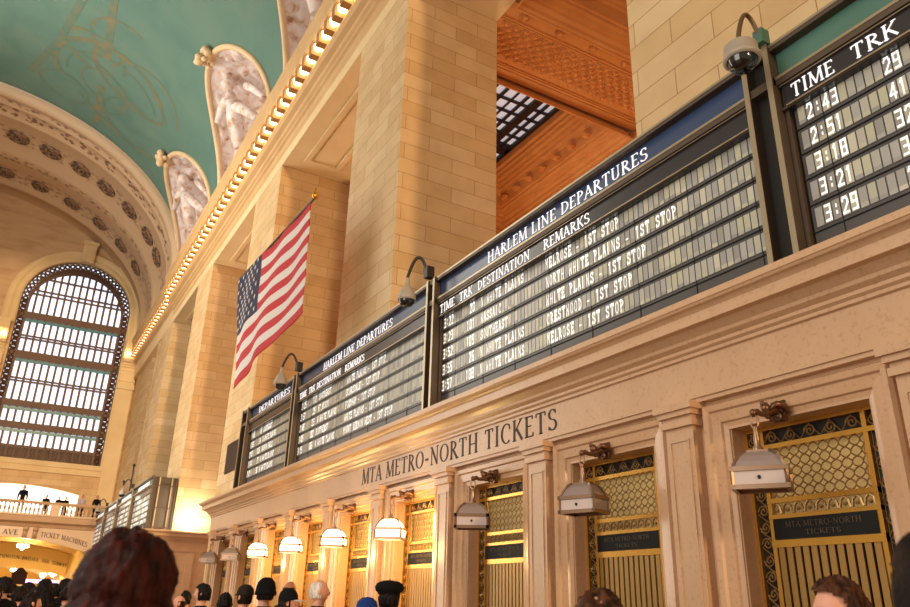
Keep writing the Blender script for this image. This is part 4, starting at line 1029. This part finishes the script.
def headmesh(mb_):
    n,m_=36,28; rows=[]
    for i in range(m_+1):
        t=-PI/2+PI*i/m_; rows.append([headshape(math.cos(t)*math.cos(2*PI*k/n),math.cos(t)*math.sin(2*PI*k/n),math.sin(t)) for k in range(n)])
    mb_.cur=0; mb_.smooth=True; mb_.grid(rows,True)
    for s in(-1,1):
        mb_.ball((s*.078,.012,1.635),.03,10,8,(.35,.62,1)); mb_.ball((s*.082,.008,1.625),.016,8,6,(.4,.6,1))
        mb_.cur=3; mb_.ball((s*.028,-.079,1.638),.011,10,8); mb_.cur=1; mb_.ball((s*.028,-.0865,1.638),.0055,8,6); mb_.cur=0
    mb_.cur=2; mb_.ball((0,-.094,1.575),.02,10,6,(1.1,.35,.32)); mb_.cur=0
def bodymb():
    q=MB(); mesh_into(q,body_sk,0); headmesh(q)
    for s in(-1,1):   # five fingers rooted inside each palm
        bx,by,bz=s*.235,-.08,.825
        for k,(off,ln) in enumerate(((-.027,.062),(-.009,.075),(.009,.07),(.026,.055))):
            q.tube([(bx,by+off,bz+.02),(bx-s*.002,by+off,bz-ln*.4),(bx-s*.008,by+off-.004,bz-ln*.75),(bx-s*.02,by+off-.006,bz-ln)],[.0095,.009,.008,.006],6)
        q.tube([(bx,by-.02,bz+.035),(bx-s*.01,by-.045,bz+.01),(bx-s*.018,by-.055,bz-.02)],[.011,.010,.007],6)
    return q
M['eyewhite']=basic('eye_white',H(235,230,225),.3)
def body_mesh(sk): return bodymb().mesh('body',[M[sk],M['eye'],M['lip'],M['eyewhite']])
BODY={'skin':body_mesh('skin'),'skin2':body_mesh('skin2')}
CV=[((0,0,.98),(.165,.125)),((0,0,1.15),(.155,.125)),((0,0,1.34),(.175,.13)),((0,.005,1.475),(.10,.09)),((0,.005,1.51),(.075,.07)),((0,0,.74),(.20,.15))]
CE=[(0,1),(1,2),(2,3),(3,4),(0,5)]
for s in(-1,1):
    b=len(CV); CV+=[((s*.18,0,1.405),.085),((s*.235,.02,1.14),.066),((s*.242,-.05,.91),.05)]; CE+=[(2,b),(b,b+1),(b+1,b+2)]
coat_sk=mk(CV,CE,2)
TV=[((0,0,.93),(.15,.12)),((0,0,1.0),(.15,.115))]; TE=[(0,1)]
for s in(-1,1):
    b=len(TV); TV+=[((s*.095,0,.84),.10),((s*.10,-.01,.50),.08),((s*.10,.02,.09),.066)]; TE+=[(0,b),(b,b+1),(b+1,b+2)]
tr_sk=mk(TV,TE,2)
def from_me(me,name,mat):
    c=me.copy(); c.name=name; c.materials.clear(); c.materials.append(mat); 
    for p in c.polygons: p.use_smooth=True; p.material_index=0
    return c
sq=MB(); sq.smooth=True
for s in(-1,1):
    rows=[]
    for yy,w,h in((.07,.028,.05),(.04,.042,.085),(-.02,.046,.08),(-.10,.05,.055),(-.17,.04,.045),(-.195,.018,.03)): rows.append([(s*.108+w*math.cos(2*PI*k/12),yy,max(0,.045+h*math.sin(2*PI*k/12)-.0)*.9) for k in range(12)])
    sq.grid(rows,True)
SHOE=sq.mesh('shoes',M['plate'])
def hairmb(style,seed=0):
    q=MB(); q.smooth=True; n,m_=72,44
    def keep(dx,dy,dz):
        if style=='bald': return dz<.35 and dz>-.45 and dy>-.15
        if style=='long': return dz>.52 or dy>-.25*(1 if dz>0 else .6)-.02 or (abs(dx)>.8 and dy>-.6)
        if style=='balding': return dy>-.1 and dz<.75 and dz>-.5
        return (dz>.42-.18*(dy>-.3) and not(dy<-.55 and dz<.55)) or (dy>-.18 and dz>-.55)
    rows=[];K=[]
    for i in range(m_+1):
        t=-PI/2+PI*i/m_; r=[];kk=[]
        for k in range(n):
            a=2*PI*k/n; dx,dy,dz=math.cos(t)*math.cos(a),math.cos(t)*math.sin(a),math.sin(t)
            x,y,z=headshape(dx,max(dy,-1),dz); 
            nn=noise.noise(Vector((dx*3+seed,dy*3,dz*2)))*.014+noise.noise(Vector((dx*9+seed,dy*9,dz*9)))*.009+noise.noise(Vector((dx*22+seed,dy*22,dz*14)))*.004
            off={'bald':.004,'balding':.006,'short':.012,'medium':.017,'long':.022}[style]
            f=1+(off+ (nn if style!='bald' else 0))/.09
            x*=f; y=y*f; z=1.632+(z-1.632)*(1+(off*1.0+nn)/.118)
            r.append((x,y,z)); kk.append(keep(dx,dy,dz))
        rows.append(r);K.append(kk)
    o=0; q.v=[p for r in rows for p in r]
    for i in range(m_):
        for k in range(n):
            k2=(k+1)%n
            if K[i][k] and K[i][k2] and K[i+1][k] and K[i+1][k2]: q.f.append([i*n+k,i*n+k2,(i+1)*n+k2,(i+1)*n+k]); q.mi.append(0); q.sm.append(True)
    if style=='long':
        rr=[]
        for j in range(16):
            f=j/15; z=1.635-.44*f; ring=[]
            for k in range(60):
                a=-.35+(PI+.7)*k/59; rad=.084+.052*min(1,f*2.2)+.012*f+(.006*math.sin(k*2.1+f*4)+.008*math.sin(k*.9-f*5))*min(1,f*3)
                ring.append((rad*math.cos(a)*1.04,rad*1.08*math.sin(a)+.012,z-.012*f*math.sin(k*1.3)))
            rr.append(ring)
        q.grid(rr)
    return q
def hairmat(n,a,b):
    m=noisecol(n,[(.38,H(*a)),(.68,H(*b))],14,.6,4,.3,.3,(3,3,.5)); m.node_tree.nodes['Principled BSDF'].inputs['Specular IOR Level'].default_value=.15; return m
HAIRC={'black':hairmat('black_hair',(16,13,14),(34,28,28)),'brown':hairmat('brown_hair',(40,22,14),(96,58,36)),'red':hairmat('auburn_hair',(28,8,6),(66,22,15)),'grey':hairmat('white_hair',(200,190,184),(236,230,226)),'dark':hairmat('dark_brown_hair',(22,14,13),(44,30,26))}
HC={}
def hair_mesh(style,col,seed=0):
    k=(style,col,seed)
    if k not in HC: HC[k]=hairmb(style,seed).mesh('hair',HAIRC[col])
    return HC[k]
FABS={}
def cloth(c):
    if c not in FABS: FABS[c]=fab('cloth_%02x%02x%02x'%c,H(*c))
    return FABS[c]
def hat(kind,c,T,c2=None):
    q=MB(); q.smooth=True
    if kind=='beanie':
        q.lathe([(.0,.0),(.03,-.004),(.06,-.02),(.085,-.055),(.098,-.10),(.104,-.145),(.108,-.15),(.108,-.185),(.10,-.19)],(0,.008,1.80),28)
        return q.build('knit_hat',cloth(c),T)
    if kind=='beret':
        q.lathe([(0,0),(.07,-.006),(.115,-.03),(.13,-.06),(.12,-.09),(.10,-.105),(.098,-.12)],(0,.012,1.785),28)
        q.ball((0,.012,1.787),.008,6,4); return q.build('beret',cloth(c),T)
    if kind=='cap':
        q.lathe([(0,0),(.05,-.01),(.085,-.04),(.10,-.085),(.103,-.12)],(0,.01,1.785),28); o=q.build('cap',cloth(c),T)
        b=MB(); b.smooth=True; rows=[]
        for j in range(6):
            f=j/5; rows.append([((.095)*math.sin(a)*(1-.1*f),-.075*math.cos(a)-.01-.085*f*max(0,math.cos(a))**.7,1.672+.004*math.cos(a*2)-.014*f*f) for a in [R(-78+156*k/14) for k in range(15)]])
        b.grid(rows); v=b.build('visor',cloth(c2 or c),o); sm_=v.modifiers.new('s','SOLIDIFY'); sm_.thickness=.004; return o
PC={}
def person(label,x,y,top,face,hair=('short','black'),coat=(30,30,34),trouser=(40,42,52),sk='skin',hatk=None,glasses=False,scarf=None,group=None,floor=FLOOR,wide=1.0,seed=0):
    """top: height of the head (or hat) above the eye level; face: direction looked at, radians from +X"""
    extra={'beanie':.05,'beret':.036,'cap':.036}.get(hatk[0] if hatk else None,0)+( .02 if not hatk else 0)
    s=(top-floor)/(1.75+extra)
    T=empty('person',(x,y,floor),label,'person',group,face+PI/2); T.scale=(s*wide,s*wide,s)
    def o(me,n): b=bpy.data.objects.new(n,me); COL.objects.link(b); b.parent=T; return b
    o(BODY[sk],'body')
    for n,me,c in(('coat',coat_sk,coat),('trousers',tr_sk,trouser)):
        if (n,c) not in PC: PC[(n,c)]=from_me(me,n,cloth(c))
        o(PC[(n,c)],n)
    o(SHOE,'shoes')
    if hair: o(hair_mesh(hair[0],hair[1],seed),'hair')
    if hatk: hat(hatk[0],hatk[1],T,hatk[2] if len(hatk)>2 else None)
    if scarf:
        q=MB(); q.smooth=True; q.tube([(.085*math.cos(2*PI*k/20),.075*math.sin(2*PI*k/20)+.005,1.515+.012*math.sin(k)) for k in range(21)],.026,8); q.build('scarf',cloth(scarf),T)
    if glasses:
        q=MB(); q.smooth=True
        for sx in(-1,1):
            q.tube([(sx*.032+.024*math.cos(2*PI*k/16),-.105,1.636+.018*math.sin(2*PI*k/16)) for k in range(17)],.0025,5,False)
            q.tube([(sx*.056,-.103,1.642),(sx*.078,-.06,1.645),(sx*.083,.01,1.645)],.0025,5)
        q.tube([(-.01,-.106,1.638),(.01,-.106,1.638)],.0025,5); q.build('glasses',M['metal_dark'],T)
    return T
CAMDIR=lambda x,y: math.atan2(-y,-x)
AW=lambda x,y: math.atan2(y,x)
person('person with long auburn hair seen from behind, large and blurred at lower left',.247,1.783,.135,AW(.247,1.783)+.1,('long','red'),(40,26,26),wide=1.15)
person('man with brown hair and thin glasses looking left, lower right',2.476,1.693,.128,PI*.85,('medium','brown'),(46,44,50),glasses=True,seed=3)
person('blurred top of a brown head under the second lamp from the right',1.49,1.75,.062,AW(1.5,1.75),('short','brown'),(60,50,48),wide=1.05,seed=5)
person('dark out-of-focus head at the right edge of the photo',1.30,.70,.145,AW(1.2,.7)+.3,('medium','dark'),(24,22,24),seed=8)
person('white-haired balding man in a dark leather jacket looking right, beside the glowing lamps',2.83,7.48,.222,-.15,('balding','grey'),(34,32,32))
person('person in a round black beret seen from behind, below the nearest glowing lamp',2.811,5.861,.18,AW(2.8,5.9),('medium','black'),(26,24,26),hatk=('beret',(22,20,22)),scarf=(24,22,24))
person('person in a bright blue cap, just left of the black beret',2.577,5.749,.050,AW(2.8,5.9)-.5,('short','dark'),(40,40,48),hatk=('cap',(36,64,136)))
person('person in a tall black knit hat and dark coat, below the farthest glowing lamps',2.493,8.126,.228,AW(2.5,8.1)+.4,('short','black'),(44,44,44),hatk=('beanie',(18,17,20)),wide=1.08)
person('person in a black baseball cap with a white visor',2.406,7.104,.115,-.3,('short','dark'),(52,50,56),hatk=('cap',(24,24,28),(236,230,228)))
person('bald man behind the person with the white visor',3.2,9.46,.245,.4,('bald','dark'),(70,62,56),sk='skin2')
person('person in a dark flat cap left of the tall knit hat',2.435,8.664,.163,AW(2.4,8.7)+.6,('short','dark'),(38,36,36),hatk=('cap',(50,42,36)))
person('dark-haired person in a black coat, facing left below the unlit far lamps',2.236,9.747,.178,PI*.8,('medium','black'),(20,19,22))
person('person with black bushy hair and black coat right of the dark-haired profile',2.40,9.3,.08,AW(2.3,9.2),('medium','black'),(22,20,22),seed=4,wide=1.1)
person('short person with fair skin just right of the auburn hair',2.2,10.8,.05,PI*.9,('bald','brown'),(96,70,64))
person('dark-haired person partly behind the profile in the black coat',2.46,11.7,.115,AW(2.5,11.7),('short','black'),(44,40,44))
crowd=[(6,576,11,(22,24,34),'black','short'),(14,584,13,(190,178,60),'black','short'),(22,586,11.7,(26,28,40),'dark','medium'),(30,582,14,(24,34,60),'black','medium'),(38,586,12.5,(22,22,26),'dark','short'),(47,579,11.5,(20,20,24),'black','long'),(55,583,13.5,(28,28,34),'black','medium'),(62,585,15,(38,34,40),'dark','short'),(68,578,13,(24,24,30),'black','short'),(70,585,11.5,(168,160,150),'dark','medium'),(79,584,12,(74,52,44),'brown','medium'),(86,582,15,(52,36,44),'dark','short'),(-4,582,9.6,(60,30,30),'dark','short'),(92,590,13,(60,40,36),'brown','short'),(100,592,14,(40,40,50),'black','short'),(33,592,9.3,(30,60,66),'dark','short')]
NM={0:'nearest dark-coated figure at the left edge',1:'figure in a bright yellow top',2:'figure in a navy coat right of the yellow top',3:'figure in a blue coat in the middle of the left crowd',4:'short dark figure beside the blue coat',5:'figure with long black hair in a black coat',6:'dark figure right of the long black hair',7:'small far figure between two dark coats',8:'tallest dark-haired figure near the pale grey coat',9:'figure in a pale grey coat',10:'figure in a brown coat right of the pale grey coat',11:'dark figure at the right end of the left crowd',12:'figure in a dark red coat cut by the left edge',13:'brown-coated figure next to the auburn hair',14:'figure half hidden by the auburn hair',15:'figure in a dark teal jacket low in the crowd'}
def unproj(px,py,d):
    v=fw*754.02+Rr*(px-455)-Uu*(py-303.5); h=math.hypot(v.x,v.y); return v*(d/h)
for k,(px,py,d,c,hc,st) in enumerate(crowd):
    p=unproj(px,py,d); person(NM[k]+' at lower left',round(p.x,2),round(p.y,2),round(p.z,3),AW(p.x,p.y)+random.uniform(-1.2,1.2),(st,hc),c,group='crowd at lower left',seed=k,wide=1.15)
bl_=[(.9,'person in a dark coat leaning on the balcony rail at far left, tallest there',6.62,(26,22,46)),(2.3,'small dark head bent over the balcony rail',6.15,(40,34,44)),(3.05,'dark figure left of the stone pedestal on the balcony',6.12,(30,26,30)),(3.45,'dark figure right of the stone pedestal on the balcony',6.12,(34,28,34)),(4.45,'figure in a pale top on the balcony',6.3,(214,200,214)),(5.35,'dark-haired figure at the right end of the balcony',6.35,(24,20,24))]
for x_,lb,tp,c in bl_: person(lb,x_,BYF+.45,tp,-PI/2+random.uniform(-.5,.5),('short','black'),c,group='people on the far balcony',floor=4.7 if tp>6.2 else 4.55)

# ------------------------------------------------------------------ lights
W=bpy.data.worlds.new('world'); sc.world=W; W.use_nodes=True; bg=W.node_tree.nodes['Background']; bg.inputs[0].default_value=(1.0,.78,.54,1); bg.inputs[1].default_value=.34
def light(kind,loc,e,col,size=1,rot=None,sy=None,name='light'):
    l=bpy.data.lights.new(name,kind); l.energy=e; l.color=col; o=bpy.data.objects.new(name,l); COL.objects.link(o); o.location=loc
    if kind=='AREA': l.size=size; 
    if kind=='AREA' and sy: l.shape='RECTANGLE'; l.size_y=sy
    if kind=='POINT': l.shadow_soft_size=size
    if kind=='SUN': l.angle=size
    if rot is not None: o.rotation_euler=Vector(rot).to_track_quat('-Z','Y').to_euler()
    return o
light('SUN',(0,-30,20),1.0,(1,.68,.36),R(2.5),(.062,1,-.09),name='west_window_sun')
light('AREA',(-9,33,8),6700,(1,.94,.82),12,(1,0,.12),50,name='hall_fill')  # added fill light that brightens the pier fronts, not actual lamps
light('AREA',(-8,3,6),820,(1,.95,.86),8,(1,.12,.05),12,name='hall_fill')  # second added fill, lifting the dark near right end
light('POINT',(12.5,20,9),650,(1,.70,.40),1.5,name='gallery_lamp'); light('POINT',(12.5,9,11),380,(1,.70,.40),1.5,name='gallery_lamp')
light('POINT',(12.5,30,9),500,(1,.70,.40),1.5,name='gallery_lamp')
light('AREA',(1,66,7.6),500,(1,.97,.92),8,(0,0,-1),6,name='upper_hall_light')
light('POINT',(1.6,60,2.4),150,(1,.74,.32),.3,name='passage_light'); light('POINT',(2.5,69,1.2),150,(1,.74,.32),.3,name='passage_light')
light('POINT',(1.5,75,1.2),200,(1,.78,.4),.3,name='passage_light')
light('POINT',(7.2,34.9,3.3),170,(1,.9,.7),.3,name='pier_uplight')
sc.view_settings.view_transform='Standard'; sc.view_settings.look='None'; sc.view_settings.exposure=.42; sc.view_settings.gamma=1
sc.view_settings.use_curve_mapping=False
